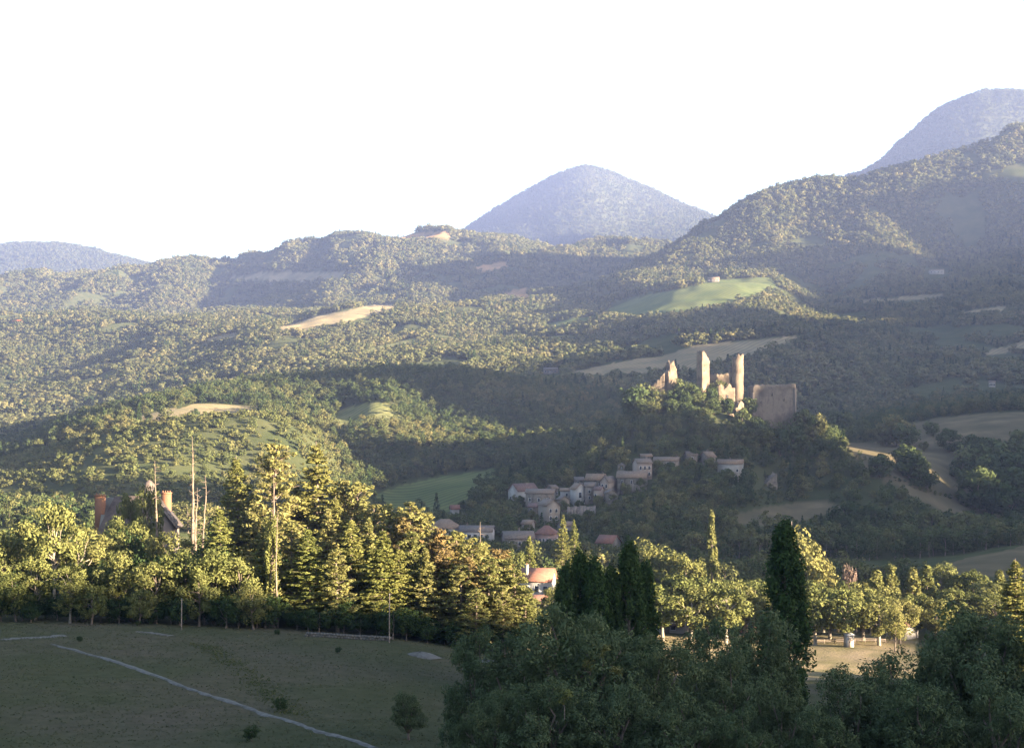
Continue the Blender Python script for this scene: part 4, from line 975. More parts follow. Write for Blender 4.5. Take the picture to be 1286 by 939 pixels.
grove([(548, 664, 220), (553, 690, 210), (507, 650, 224), (622, 690, 214), (588, 700, 208), (606, 716, 205), (570, 684, 214)], BRN, 'pine_tree', 'browning pine with rust-coloured needles in the grove')
# left wing: leafy trees in front of the manor
GL = 'leafy trees in front of the manor'
for px, row, y in [(68, 630, 212), (30, 655, 224), (100, 660, 218), (45, 700, 203), (88, 712, 200)]:
    grow_tree(PALE, 'poplar_tree', 'pale silvery-leaved poplar at the end of the leafy belt by the manor', px, row, y, GL, 0.95)
for px, row, y in [(184, 610, 247), (212, 668, 226), (232, 690, 206), (268, 688, 205), (300, 700, 204), (150, 690, 206), (161, 621, 252), (150, 648, 246), (172, 655, 238), (140, 665, 232), (195, 706, 203), (125, 672, 226), (5, 668, 214), (-20, 660, 216), (250, 720, 201), (175, 740, 199), (20, 720, 201), (318, 735, 200), (115, 735, 199)]:
    grow_tree(LEAFY, 'leafy_tree', 'bushy yellow-green leafy tree between field edge and manor', px, row, y, GL, 0.5 if px == 184 else (0.62 if y > 230 else 0.95))
for i, px in enumerate(np.linspace(-30, 650, 40)):
    y = 199.5 + 5 * rng.random() + (px > 520) * 1.0
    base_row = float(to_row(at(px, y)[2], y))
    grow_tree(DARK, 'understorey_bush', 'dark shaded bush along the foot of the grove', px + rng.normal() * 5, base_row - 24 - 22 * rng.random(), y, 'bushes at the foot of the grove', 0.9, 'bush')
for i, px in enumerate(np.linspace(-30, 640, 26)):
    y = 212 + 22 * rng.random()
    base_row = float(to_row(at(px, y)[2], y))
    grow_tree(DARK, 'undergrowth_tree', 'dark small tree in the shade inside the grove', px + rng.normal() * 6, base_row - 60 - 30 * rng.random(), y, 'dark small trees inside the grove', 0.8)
# bare dead trunks
def snag(px, row, y, label, r=0.28, stubs=10, ivy=False, top_r=0.05):
    p, h = up_to(px, row, y); t = thing('dead_tree', label, 'dead tree', tuple(p), rng.random() * 6)
    mb = MB(); tz = np.linspace(0, 1, 22); wob_ = .10 * np.cumsum(rng.normal(size=22)) * tz
    mb.tube(np.stack([0.25 * np.sin(tz * 4) + wob_, 0.2 * np.sin(tz * 3 + 1), tz * h - .5 * (tz == 0)], 1), (r * (1 - tz) ** 1.1 + .03) * (.72 + .56 * rng.random(22)), 7)
    ob('trunk', mb.mesh('trunk', M['bark_dead'], True), t)
    mb = MB()
    for i in range(stubs):
        z = h * (0.35 + 0.6 * rng.random()); a = rng.random() * 6.28; l = 0.4 + 1.7 * rng.random() * (1.25 - z / h)
        limb(mb, (0.25 * math.sin(4 * z / h), 0.2 * math.sin(3 * z / h + 1), z), (math.cos(a) * l, math.sin(a) * l, z + (rng.random() * 1.2 - .35) * l), 0.06, 0.015, 0, 4, 3)
    ob('branch_stubs', mb.mesh('branch_stubs', M['bark_dead']), t)
    if ivy:
        k = 80; tt_ = rng.random(k); a = rng.random(k) * 6.28; rr = 0.4 + 1.5 * rng.random(k) * (1 - tt_)
        Cn = np.stack([np.cos(a) * rr, np.sin(a) * rr, h * (0.06 + 0.66 * tt_)], 1)
        R = np.array([[0.5, 0.5, 1.7]]) * (0.6 + 0.6 * rng.random(k))[:, None]
        ob('hanging_ivy', crown_mesh('hanging_ivy', [clump_leaves(Cn, R, 60, 0.2, up=-0.1)], M['leaf_pale'], tint_clumps(k, 60)), t)
snag(243, 548, 222, 'tallest bare dead trunk rising above the trees near the manor', 0.5, 44)
snag(196, 578, 232, 'thin bare dead trunk in front of the manor gable', 0.32, 24)
snag(257, 596, 224, 'short broken dead trunk with a fork, just behind the tallest bare trunk', 0.34, 12)
snag(249, 612, 221, 'splintered low dead stem crowded against the tallest bare trunk', 0.36, 10)
snag(341, 596, 205, 'pale dead trunk hung with trailing ivy at the grove front', 0.55, 16, True)
snag(348, 640, 204, 'leaning bare stem next to the ivy-hung trunk', 0.16, 6)
snag(604, 655, 222, 'dead spike-topped pine with bare crooked branches', 0.2, 18)

# ------------------------------------------------------------------ the manor among the trees
p = at(170, 262)
zr = (HY - 624) / F * 262 - p[2]
t = thing('manor_house', 'large manor with steep tiled roofs and two orange brick chimney stacks among trees', 'house', tuple(p), R_(4))
hw = zr - 6.2
ob('wall', wall_mesh(11.5, 9, hw, 6.2, 'x', M['cream_wall']), t)
rf = ob('roof', roof_mesh(11.5, 9, hw, 6.2, 'x', M['slate'], hip=0.45, ov=0.5), t)
for cxp, rt, ww in ((128.5, 622, 1.75), (211, 619, 1.7)):
    cx0 = (cxp - 170) / F * 258; zt = (HY - rt) / F * 258 - p[2]
    q = MB(); q.box(cx0 - ww/2, cx0 + ww/2, -2.2, -1.0, hw - 1.0, zt - .25); q.box(cx0 - ww/2 - .1, cx0 + ww/2 + .1, -2.3, -0.9, zt - .25, zt)
    c = ob('chimney', q.mesh('chimney', M['brick']), rf)
    for i in range(4):
        q = MB(); xx = cx0 + (i - 1.5) * ww / 4; q.tube([(xx, -1.6, zt), (xx, -1.6, zt + .32)], [.13, .1], 6); ob('chimney_pot', q.mesh('chimney_pot', M['brick']), c)
q = MB(); gx = (203 - 170) / F * 256; gz = (HY - 628) / F * 256 - p[2]; gw = 3.4; gd = 3.2
V = [(gx-gw,-4.5-gd,-2),(gx+gw,-4.5-gd,-2),(gx+gw,-1,-2),(gx-gw,-1,-2),(gx-gw,-4.5-gd,gz-4.4),(gx+gw,-4.5-gd,gz-4.4),(gx+gw,-1,gz-4.4),(gx-gw,-1,gz-4.4),(gx,-4.5-gd,gz),(gx,-1,gz)]
q.add(V, [(1,2,6,5),(3,0,4,7),(0,1,5,4),(2,3,7,6),(5,6,9,8),(7,4,8,9)], [(4,5,8),(6,7,9)])
wing = ob('gable_wing', q.mesh('gable_wing', M['cream_wall']), t)
q = MB()
for s in (-1, 1):
    slab(q, (gx + s*(gw+.6), -4.9-gd, gz-4.4-.75), (gx + s*(gw+.6), -.8, gz-4.4-.75), (gx, -.8, gz+.05), (gx, -4.9-gd, gz+.05), .25)
ob('roof', q.mesh('roof', M['slate']), wing)
q = MB()
for s in (-1, 1):
    slab(q, (gx + s*(gw+.62), -5.0-gd, gz-4.4-.5), (gx + s*(gw+.62), -4.7-gd, gz-4.4-.5), (gx, -4.7-gd, gz+.36), (gx, -5.0-gd, gz+.36), .12)
ob('verge_board', q.mesh('verge_board', M['wood']), wing)
for z in (gz - 7.0, gz - 3.6):
    w_ = window(wing, gx, z, 1.1, 1.6, -4.5 - gd, 'front')
for x in (-4.2, -2.4): window(t, x, hw - 3.0, 1.1, 1.7, -4.5, 'front')
q = MB(); tx = (184 - 170) / F * 266; tz = (HY - 602) / F * 266 - p[2]
q.box(tx - .8, tx + .8, 1.5, 3.1, hw, tz - 1.3); ob('roof_turret', q.mesh('roof_turret', M['slate']), t)
q = MB(); q.tube([(tx, 2.3, tz - 1.3), (tx, 2.3, tz - .9), (tx, 2.3, tz - .2), (tx, 2.3, tz)], [1.15, 1.0, .45, .05], 8); ob('turret_cap', q.mesh('turret_cap', M['slate'], True), t)

# ------------------------------------------------------------------ houses and hut on the sunny valley floor
p = at(676, 306); zt = (HY - 714) / F * 306 - p[2]
t = house('red_roofed_house', 'white house with bright red tiled roof and tall white chimney behind the grove', p, 6.6, 6, zt - 2.2, 2.2, R_(-12), wall='white_wall', roof='tile_red', wins=[(-1.8, zt - 4.6, .9, 1.2), (.2, zt - 4.6, .9, 1.2), (2.1, zt - 4.6, .9, 1.2)], chim=[(-2.2, -1.6, zt + .9)], chmat='white_wall')
p = at(672, 292); house('garden_annexe', 'low white annexe with red roof below the red-roofed house', p, 5.5, 4.5, 3.4, 1.3, R_(-12), wall='white_wall', roof='tile_red', wins=[(0, 1.2, 1, 1.1)])
for px, row, y, w, lb in ((842, 772, 292, 6.5, 'small white house glimpsed under the plane trees, next to the poplar clump'), (938, 786, 296, 8, 'sunlit cream house between plane trunks and tall dark poplar')):
    p, h = up_to(px, row, y); house('cottage', lb, p, w, 6, h - 1.6, 1.6, R_(-20), wall='white_wall' if px < 900 else 'cream_wall', roof='tile_brown', wins=[(-1.3, .9, .9, 1.2), (1.3, .9, .9, 1.2)], door=0.01)
p = at(1133, 284); h = (HY - 774) / F * 284 - p[2]
t = house('garden_hut', 'little gabled hut with red-brown roof, open dark gable and pale side wall beside the meadow', p, 4.6, 5.2, h - 1.3, 1.3, R_(-38), axis='y', wall='white_wall', roof='tile_brown', cat='hut', wins=[(0, .9, 1.4, 1.5)])
# white bathing-hut-like box and low fence by the plane trunks
p = at(1066, 268); q = MB(); q.box(-.7, .7, -.7, .7, -.3, 2.2); bxo = thing('white_booth', 'small white booth standing among the plane trunks', 'booth', tuple(p), .2)
ob('wall', q.mesh('wall', M['white_wall']), bxo); q = MB(); slab(q, (-.9,-.9,2.22), (.9,-.9,2.22), (.9,.9,2.5), (-.9,.9,2.5), .08); ob('roof', q.mesh('roof', M['metal']), bxo)
q = MB(); q.box(-.35, .35, -.74, -.7, 0, 1.8); ob('door', q.mesh('door', M['wood']), bxo)
fA = at(1022, 274); fB = at(1112, 276)
t = thing('rail_fence', 'low weathered rail fence running behind the plane trunks', 'fence', tuple(fA))
nF = 8
for i in range(nF):
    c = fA + (fB - fA) * i / (nF - 1); g = float(ground_z(c[0], c[1])); q = MB(); q.box(-.06, .06, -.06, .06, -.3, .8); ob('post', q.mesh('post', M['wood']), t, tuple(np.array([c[0], c[1], g]) - fA))
for z in (.4, .7):
    q = MB(); P = [fA + (fB - fA) * i / 10 for i in range(11)]; P = [np.array([a[0], a[1] - .09, float(ground_z(a[0], a[1])) + z]) - fA for a in P]; q.tube(P, .05, 5); ob('rail', q.mesh('rail', M['wood']), t)

# ------------------------------------------------------------------ plane trees and the sunny belt
PLANE = [broadleaf('plane', M['leaf_plane'], M['bark_pale'], h=11, rx=4.0, trunk=3.2, k=40, cr=1.25, n=75, leaf=0.28, shape='round', r=0.3, limbs=12) for i in range(3)]
GPl = 'plane trees along the meadow'
for px, row, y in [(822, 728, 282), (846, 722, 292), (868, 736, 272), (890, 732, 280), (912, 735, 272), (936, 738, 280), (955, 732, 290), (1024, 738, 272), (1042, 742, 282), (1062, 738, 270), (1084, 742, 278), (1104, 748, 270), (1000, 735, 290), (975, 738, 284), (832, 734, 274), (858, 726, 290), (880, 724, 296), (902, 728, 292), (924, 728, 296), (946, 728, 298), (1014, 730, 294), (1034, 732, 296), (1052, 730, 298), (1074, 732, 294), (1094, 738, 292), (1112, 736, 296)]:
    grow_tree(PLANE, 'plane_tree', 'round-headed plane tree with pale trunk along the sunny meadow', px, row, y, GPl, 1.15)
FLUF = [broadleaf('fluffy', M['leaf_pale'], M['bark'], h=13, rx=5.0, trunk=2.5, k=44, cr=1.5, n=70, leaf=0.3, shape='egg', r=0.3, limbs=8) for i in range(2)]
GB = 'sunlit trees behind the plane row'
for px, row, y, lb in [(812, 678, 352, 0), (838, 686, 350, 0), (862, 696, 346, 0), (880, 702, 348, 0), (1005, 664, 320, 1), (1022, 690, 322, 1), (790, 690, 356, 0)]:
    grow_tree(FLUF, 'leafy_tree', ['pale billowing tree in the sunlit clump beside the lone slim poplar', 'big pale tree glowing behind the tall dark poplar'][lb], px, row, y, GB, 1.0)
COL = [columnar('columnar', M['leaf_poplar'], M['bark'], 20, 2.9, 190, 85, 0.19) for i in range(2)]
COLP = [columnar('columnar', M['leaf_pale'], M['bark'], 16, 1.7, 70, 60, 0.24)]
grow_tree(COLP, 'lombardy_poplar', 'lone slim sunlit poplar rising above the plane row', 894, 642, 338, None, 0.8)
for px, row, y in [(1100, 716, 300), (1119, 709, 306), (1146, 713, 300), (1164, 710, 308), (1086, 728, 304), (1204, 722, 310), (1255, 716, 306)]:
    grow_tree(COLP, 'young_poplar', 'young feathery poplar in the sunlit row beside the pale field', px, row, y, 'young poplars beside the pale field', 1.7)
for px, row, y in [(1180, 706, 314), (1222, 716, 312), (1238, 728, 300), (1195, 738, 290), (1150, 745, 284), (1130, 752, 276), (1175, 750, 282), (1215, 745, 290), (1250, 745, 288), (1275, 735, 300)]:
    grow_tree(LEAFY, 'leafy_tree', 'yellow-green tree of the sunlit belt behind the garden hut', px, row, y, GB, 1.1)
grow_tree(FLUF, 'round_bush', 'round golden bush next to the garden hut', 1124, 758, 262, None, 0.55, 'bush')
TAM = [broadleaf('tamarisk', M['leaf_tamarisk'], M['bark'], h=5, rx=2.4, trunk=0.8, k=22, cr=0.9, n=50, leaf=0.2, r=0.1, limbs=5)]
grow_tree(TAM, 'tamarisk_bush', 'pinkish flowering tamarisk bush above the plane tops', 1066, 709, 345, None, .55, 'bush')
grow_tree(CED, 'cedar_tree', 'taller of two sunlit cedars on the valley floor below the pink house', 706, 648, 392, None, 0.75)
grow_tree(CED, 'cedar_tree', 'shorter of two sunlit cedars on the valley floor below the pink house', 722, 654, 394, None, 0.7)
grow_tree(CED, 'cedar_tree', 'squat cedar standing right behind the red-roofed house', 665, 674, 330, None, 0.8)
for px, row, y in [(648, 690, 322), (690, 712, 318), (738, 706, 312), (700, 735, 296), (655, 745, 290), (716, 725, 300), (775, 715, 310), (692, 738, 286), (666, 752, 282), (682, 764, 276)]:
    grow_tree(LEAFY, 'leafy_tree', 'sunlit garden tree around the red-roofed house', px, row, y, 'garden trees round the red-roofed house', 0.75)
grow_tree(CED, 'cedar_tree', 'broad dark shaded cedar beside the sunlit belt and the pale field', 1276, 706, 214, None, 1.25)
grow_tree(CED, 'cedar_tree', 'second dark shaded cedar leaning against the broad dark cedar', 1300, 735, 205, None, 1.25)
# tall dark poplars in the shade
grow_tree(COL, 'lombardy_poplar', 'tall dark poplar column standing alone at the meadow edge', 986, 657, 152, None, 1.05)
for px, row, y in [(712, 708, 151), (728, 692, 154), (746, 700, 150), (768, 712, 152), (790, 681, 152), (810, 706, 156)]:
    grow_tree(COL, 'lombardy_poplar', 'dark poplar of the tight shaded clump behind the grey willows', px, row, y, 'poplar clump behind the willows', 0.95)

# ------------------------------------------------------------------ grey-green willows in the near shade
def willow(h, rx, lean, seed):
    tops = 15; Cn = []; R = []
    mb = MB(); mb.tube([(0, 0, -.6), (0, 0, .3), (lean * .2, 0, 1.6)], [.42, .34, .28], 8)
    for i in range(tops):                                   # rising boughs, each carrying a rounded head of small clumps
        a = i * 2.4 + rng.random() * .5; rr = rx * (0.25 + 0.75 * math.sqrt((i + .5) / tops)); zt = h * (0.98 - 0.62 * (rr / rx) ** 1.6 * (0.7 + .5 * rng.random()))
        e = np.array([math.cos(a) * rr * .85 + lean * zt / h, math.sin(a) * rr * .85, zt - .9])
        limb(mb, (lean * .2, 0, 1.4), e, .17, .04, .5, 6, 5)
        nk = 17; hd = 1.5 + .5 * rng.random()
        d = unit(nk); c = e + d * np.array([hd, hd, hd * .75]) * (0.35 + .65 * rng.random((nk, 1)))
        c[:, 2] -= 0.25 * np.abs(d[:, 0])
        Cn.append(c); R.append((.50 + .3 * rng.random((nk, 1))) * np.array([1, 1, .85]))
        nl = 5                                               # looser foliage hanging along the bough
        f = .45 + .5 * rng.random((nl, 1)); c = np.array([lean * .2, 0, 1.4]) * (1 - f) + e * f + rng.normal(size=(nl, 3)) * .55
        Cn.append(c); R.append((.45 + .25 * rng.random((nl, 1))) * np.array([1, 1, 1.1]))
    Cn = np.vstack(Cn); R = np.vstack(R); n = 62
    cm = crown_mesh('crown', [clump_leaves(Cn, R, n, .15, jit=.65, up=.5, fill=.5, aspect=.36)], M['leaf_willow'], tint_clumps(len(Cn), n, .6))
    return proto('willow', mb.mesh('trunk', M['bark'], True), cm)
WIL = [willow(12, 4.6, 0, 1), willow(12, 4.0, .8, 2), willow(11, 5.2, -.6, 3)]
GW = 'grey-green willows in the near shade'
for i, (px, row, y, w) in enumerate([(600, 792, 104, .62), (655, 792, 100, .8), (715, 764, 98, .95), (770, 776, 103, .85), (828, 800, 97, .8), (885, 782, 112, .85), (945, 772, 118, .85), (915, 822, 98, .7), (980, 850, 92, .7), (1075, 842, 92, .8), (1126, 822, 96, .8), (1198, 760, 104, .85), (1238, 775, 100, .9), (1290, 790, 98, .9), (1040, 890, 86, .7), (1160, 855, 88, .85), (1255, 850, 88, .8), (690, 850, 88, .8), (775, 862, 88, .85), (860, 872, 86, .8), (620, 868, 90, .6), (935, 892, 84, .7)]):
    lb = 'grey-green willow in the dense shaded thicket before the poplars'
    g = GW
    if i == 0: lb, g = 'slender grey-green willow leaning out over the open field at the thicket edge', None
    if i == 11: lb, g = 'broadest grey-green willow, rising in front of the garden hut', None
    grow_tree(WIL, 'willow_tree', lb, px, row, y, g, w)
grow_tree(WIL, 'willow_bush', 'small round grey-green willow bush alone on the field', 513, 868, 119, None, .62, 'bush')
MIS = [broadleaf('mist', M['leaf_plane'], M['bark'], h=1.0, rx=.5, trunk=.1, k=8, cr=.25, n=40, leaf=.07, r=.02, limbs=3)]
for px, row, y in [(757, 829, 95), (741, 845, 95), (772, 856, 95), (709, 888, 86)]:
    x = (px - CX) / F * y; place_tree(MIS[0], 'mistletoe_ball', 'yellow-green mistletoe ball caught in the willow boughs', 'mistletoe', (x, y, (HY - row) / F * y), 1.1, 1.1, 'mistletoe in the willows')

# ------------------------------------------------------------------ the open field: track, gravel, wall, poles, shrubs, grass
M['gravel'] = rough_mat('gravel', (0.052, 0.050, 0.043), (0.112, 0.107, 0.097), 1.6, 1.0, 0.5, 6)
M['earth'] = rough_mat('earth', (0.055, 0.052, 0.037), (0.075, 0.069, 0.05), .8, 1.0, 0.5, 6)
STRIPS = []
def strip(name, pix, w, mat, lift=0.05):
    P = [hit(a, b, 85, 260) for a, b in pix]
    STRIPS.append((np.array([p[0] for p in P]), np.array([p[1] for p in P]), w))
    t_ = np.linspace(0, 1, len(P)); n = 260; tt_ = np.linspace(0, 1, n)
    X = np.interp(tt_, t_, [p[0] for p in P]); Y = np.interp(tt_, t_, [p[1] for p in P])
    D = np.stack([np.gradient(X), np.gradient(Y)], 1); D /= np.linalg.norm(D, axis=1)[:, None]; Nn = np.stack([-D[:, 1], D[:, 0]], 1)
    wv = w * (0.45 + 1.1 * vnoise(tt_ * 60, tt_ * 0 + 3, 5)) * (.75 + .5 * tt_); off = .9 * w * fbm(tt_ * 16, tt_ * 0, 3, 6)
    cr = np.linspace(-1, 1, 7); V = []
    for i in range(n):
        for c in cr:
            ed = c * wv[i] * (1 + .25 * (vnoise(np.array([i * .7]), np.array([c * 9]), 4)[0] - .5)) + off[i]
            x, y = X[i] + Nn[i, 0] * ed, Y[i] + Nn[i, 1] * ed
            V.append((x, y, float(ground_z(x, y)) + lift * (1 - .9 * abs(c) ** 3)))
    vi_ = np.arange(n * 7).reshape(n, 7); q_ = np.stack([vi_[:-1, :-1], vi_[:-1, 1:], vi_[1:, 1:], vi_[1:, :-1]], -1).reshape(-1, 4)
    o = ob(name, make_mesh(name, V, q_, None, mat, True)); o['kind'] = 'structure'; return o
strip('path', [(66, 809), (95, 816), (130, 826), (200, 850), (260, 872), (320, 892), (372, 908), (420, 924), (472, 940)], .34, M['gravel'], .13)
strip('gravel_patch', [(0, 803), (30, 801), (82, 798)], .7, M['gravel'], .10)
strip('gravel_patch', [(172, 793), (195, 795), (215, 799)], .5, M['gravel'], .10)
def mound(px, row, w, d, h, label):
    p = hit(px, row, 85, 260); n = 18; th = np.linspace(0, 2 * math.pi, n, endpoint=False); V = []
    for r in (1, .8, .55, .3, .1):
        for a in th: V.append((math.cos(a) * w * r * (1 + .15 * math.sin(3 * a)), math.sin(a) * d * r, h * (1 - r ** 1.7) * (1 + .2 * rng.random()) - .15))
    q = MB(); q.add(V, [(j*n+i, j*n+(i+1) % n, (j+1)*n+(i+1) % n, (j+1)*n+i) for j in range(4) for i in range(n)], [(4*n+i, 4*n+(i+1) % n, 4*n+(i+2) % n) for i in range(0, n - 2, 1)])
    thing('gravel_mound', label, 'gravel heap', tuple(p), -.3, me=q.mesh('gravel_mound', M['gravel'], True))
mound(528, 824, 2.6, 1.6, .7, 'pale gravel heap at the field edge near the pole')
mound(612, 833, 3.2, 1.6, .7, 'long pale gravel heap half hidden by the leaning willow')
# low pale dry-stone wall at the grove edge, stone by stone
A0, B0 = hit(385, 799, 85, 260), hit(492, 805, 85, 260)
t = thing('dry_stone_wall', 'low pale dry-stone wall along the shaded foot of the grove', 'wall', tuple(A0))
stone = []
for v in range(5):
    V = np.array([(x, y, z) for z in (-.5, .5) for x, y in ((-.5, -.5), (.5, -.5), (.5, .5), (-.5, .5))]) * (1 + .25 * (rng.random((8, 3)) - .5))
    q = MB(); q.add(V, [(0,3,2,1),(4,5,6,7),(0,1,5,4),(1,2,6,5),(2,3,7,6),(3,0,4,7)]); stone.append(q.mesh('stone', M['gravel']))
Lw = np.linalg.norm(B0 - A0); nst = int(Lw / .42)
for c in range(2):
    for i in range(nst):
        f = (i + .5 * c) / nst; P = A0 + (B0 - A0) * f; g = float(ground_z(P[0], P[1]))
        o = ob('stone', stone[rng.integers(0, 5)], t, tuple(np.array([P[0], P[1] + .05 * rng.normal(), g + .14 + .3 * c]) - A0), math.atan2(B0[1]-A0[1], B0[0]-A0[0]) + .1 * rng.normal())
        o.scale = (.44, .4, .32 + .06 * rng.random())
def pole(px, row, y, label, r=.11):
    p, h = up_to(px, row, y); t = thing('utility_pole', label, 'pole', tuple(p))
    q = MB(); q.tube([(0, 0, -.5), (0, 0, h * .5), (.03, 0, h)], [r, r * .9, r * .75], 8); ob('shaft', q.mesh('shaft', M['wood'], True), t)
    q = MB(); q.tube([(.03, 0, h), (.03, 0, h + .05), (.03, 0, h + .14)], [r * .8, r * .7, .01], 8); ob('pole_cap', q.mesh('pole_cap', M['metal'], True), t)
pole(489, 746, 195, 'weathered wooden pole at the grove edge beside the dry-stone wall', .085)
pole(228, 752, 196, 'weathered wooden pole below the manor trees', .085)
pole(994, 655, 332, 'slim mast poking above the pale tree behind the dark poplar', .10)
for px, row in ((174, 786), (348, 797), (352, 893), (316, 931), (100, 806), (425, 820)):
    p = hit(px, row, 85, 260); big = px in (352, 316)
    place_tree(DARK[0], 'field_shrub', 'small dark shrub ' + {174: 'by the gravel patch under the manor trees', 348: 'below the ivy-hung trunk on the field edge', 352: 'where the dark weedy strip meets the path', 316: 'just below the pale path on the open field', 100: 'at the upper end of the pale path', 425: 'on the grass below the dry-stone wall'}[px], 'shrub', p, 1.3 if big else .8, .2 if big else .13)
tuft = []
for v in range(4):
    n = 16; P = np.stack([rng.normal(size=n) * .14, rng.normal(size=n) * .14, .11 + .05 * rng.random(n)], 1)
    N = np.stack([rng.normal(size=n), rng.normal(size=n), .35 * np.ones(n)], 1); N /= np.linalg.norm(N, axis=1)[:, None]
    tuft.append(crown_mesh('tuft', [kites(P, N, .17, .2, np.tile([0, 0, 1.0], (n, 1)))], None, rng.random(n)))
M['leaf_grass'] = foliage('leaf_grass', (0.058, 0.068, 0.034), (0.075, 0.080, 0.044), (0.095, 0.090, 0.054), .3)
for m__ in tuft: m__.materials.append(M['leaf_grass'])
n = 18000; gy = np.sqrt(rng.uniform(92**2, 205**2, n)); gpx = rng.uniform(-60, 760, n); gx = (gpx - CX) / F * gy
den = fbm(gx / 9, gy / 9, 3, 300) + .25 * fbm(gx / 2.5, gy / 2.5, 2, 301); kp = den > -.75 + .9 * rng.random(n); gx, gy = gx[kp], gy[kp]; n = len(gx)
kp = np.ones(n, bool)
for X_, Y_, w_ in STRIPS:                                  # no grass on the trodden ground
    tt_ = np.linspace(0, 1, 160); xs_ = np.interp(tt_, np.linspace(0, 1, len(X_)), X_); ys_ = np.interp(tt_, np.linspace(0, 1, len(Y_)), Y_)
    d2 = ((gx[:, None] - xs_[None]) ** 2 + ((gy[:, None] - ys_[None]) * .55) ** 2).min(1); kp &= d2 > (w_ * 1.25) ** 2
gx, gy = gx[kp], gy[kp]; n = len(gx)
sg = .16 + .26 * rng.random(n)
scatter('field_grass', np.stack([gx, gy, ground_z(gx, gy)], 1), np.stack([sg, sg, sg], 1), rng.random(n) * 6.28, rng.integers(0, 4, n), source_collection('tuft_source', tuft), 'short dry grass tufts over the shaded field', 'grass')
# dark weedy strip across the field
n = 1500; tq_ = rng.random(n); sp = [hit(a, b, 85, 260) for a, b in ((250, 808), (275, 822), (300, 838), (325, 858), (345, 876), (372, 898))]
sx_ = np.interp(tq_, np.linspace(0, 1, 6), [p[0] for p in sp]) + 1.0 * rng.normal(size=n); sy_ = np.interp(tq_, np.linspace(0, 1, 6), [p[1] for p in sp]) + .5 * rng.normal(size=n)
sg = .22 + .42 * rng.random(n) ** 2
scatter('weed_strip', np.stack([sx_, sy_, ground_z(sx_, sy_)], 1), np.stack([sg, sg, sg], 1), rng.random(n) * 6.28, rng.integers(0, 5, n), source_collection('weed_source', [crown_mesh('weed', [clump_leaves(np.array([[0, 0, .12]]), np.array([[.22, .22, .14]]), 22, .09)], M['leaf_wood']) for i in range(5)]), 'dark weedy strip crossing the field towards the path', 'weeds')

# ------------------------------------------------------------------ trees on the open slope right of the castle, far farms
ROUND = [broadleaf('round', M['leaf_wood'], M['bark'], h=8, rx=4.6, trunk=0.8, k=36, cr=1.45, n=46, leaf=0.42, shape=s_, r=0.18, limbs=5) for s_ in ('round', 'egg', 'round')]
G8 = 'bushy trees dotted over the dry slope'
for px, row, base in [(1126, 524, 560), (1114, 534, 560), (1138, 534, 562), (1048, 514, 546), (1062, 512, 540), (1030, 516, 545), (1082, 528, 548), (1015, 512, 540), (1170, 530, 548), (1192, 540, 568), (1222, 548, 580), (1240, 552, 590), (1142, 568, 600), (1165, 590, 614), (1250, 590, 632), (1270, 560, 615), (1285, 545, 600), (1160, 555, 566), (1105, 572, 600), (1290, 600, 640), (1232, 562, 612), (1258, 572, 625), (1276, 590, 640), (1210, 575, 606), (1228, 590, 640), (1246, 610, 648), (1148, 575, 602), (1156, 588, 612), (1138, 560, 590), (1268, 612, 655), (1100, 640, 672), (1130, 650, 680), (1170, 655, 690), (1060, 645, 680), (1210, 660, 692)]:
    p = hit(px, base, 560, 900); h = (base - row) / F * p[1] * 1.08; pr = ROUND[rng.integers(0, 3)]
    place_tree(pr, 'slope_tree', 'bushy tree standing in the dry grass beside the castle hill', 'tree', p, h, h / pr['h'] * 1.1, G8)
for px, row, y in [(800, 486, 680), (815, 482, 684), (828, 494, 680), (858, 476, 686), (868, 482, 683), (890, 486, 684), (901, 478, 694), (856, 490, 676), (876, 494, 676), (806, 500, 672), (843, 500, 670), (896, 500, 672), (914, 500, 676), (932, 512, 668), (948, 524, 668), (940, 500, 687), (866, 505, 668), (884, 512, 664), (908, 536, 662), (926, 534, 660), (962, 536, 664), (980, 538, 666), (996, 534, 672), (1008, 514, 690), (1022, 520, 692)]:
    p, h = up_to(px, row, y); h = max(2.0, h); pr = ROUND[rng.integers(0, 3)]
    place_tree(pr, 'castle_tree', 'leafy tree crowding the foot of the castle ruin', 'tree', p, h, max(h, 4.0) / pr['h'] * .95, 'trees at the foot of the ruin')
hl = [(1078, 572), (1110, 596), (1150, 614), (1200, 628), (1260, 642), (1300, 648)]
for px in np.linspace(1080, 1288, 34):
    row = np.interp(px, [a for a, b in hl], [b for a, b in hl]) + rng.normal() * 1.2
    p = hit(px, row, 560, 900); h = 1.6 + 1.6 * rng.random()
    place_tree(WOOD[rng.integers(0, 5)], 'hedge_bush', 'dark bush of the hedge line crossing the dry slope', 'bush', p, h, h / 7.5, 'hedge bushes on the dry slope')
for px, row, base in [(654, 622, 636), (668, 640, 652), (698, 640, 655), (708, 628, 642), (728, 628, 640), (740, 640, 655), (752, 622, 638), (770, 618, 634), (786, 606, 622), (806, 600, 616), (826, 578, 596), (842, 580, 598), (866, 574, 592), (892, 574, 594), (912, 588, 606), (932, 584, 604), (690, 655, 672), (664, 656, 670), (640, 630, 645), (722, 645, 660), (760, 632, 646), (850, 566, 580), (872, 562, 580), (620, 640, 660), (600, 645, 664)]:
    p = hit(px, base, 480, 800); h = (base - row) / F * p[1]; pr = ROUND[rng.integers(0, 3)]
    place_tree(pr, 'village_tree', 'leafy garden tree tucked between the village houses', 'tree', p, h, h / pr['h'] * .9, 'garden trees between village houses')
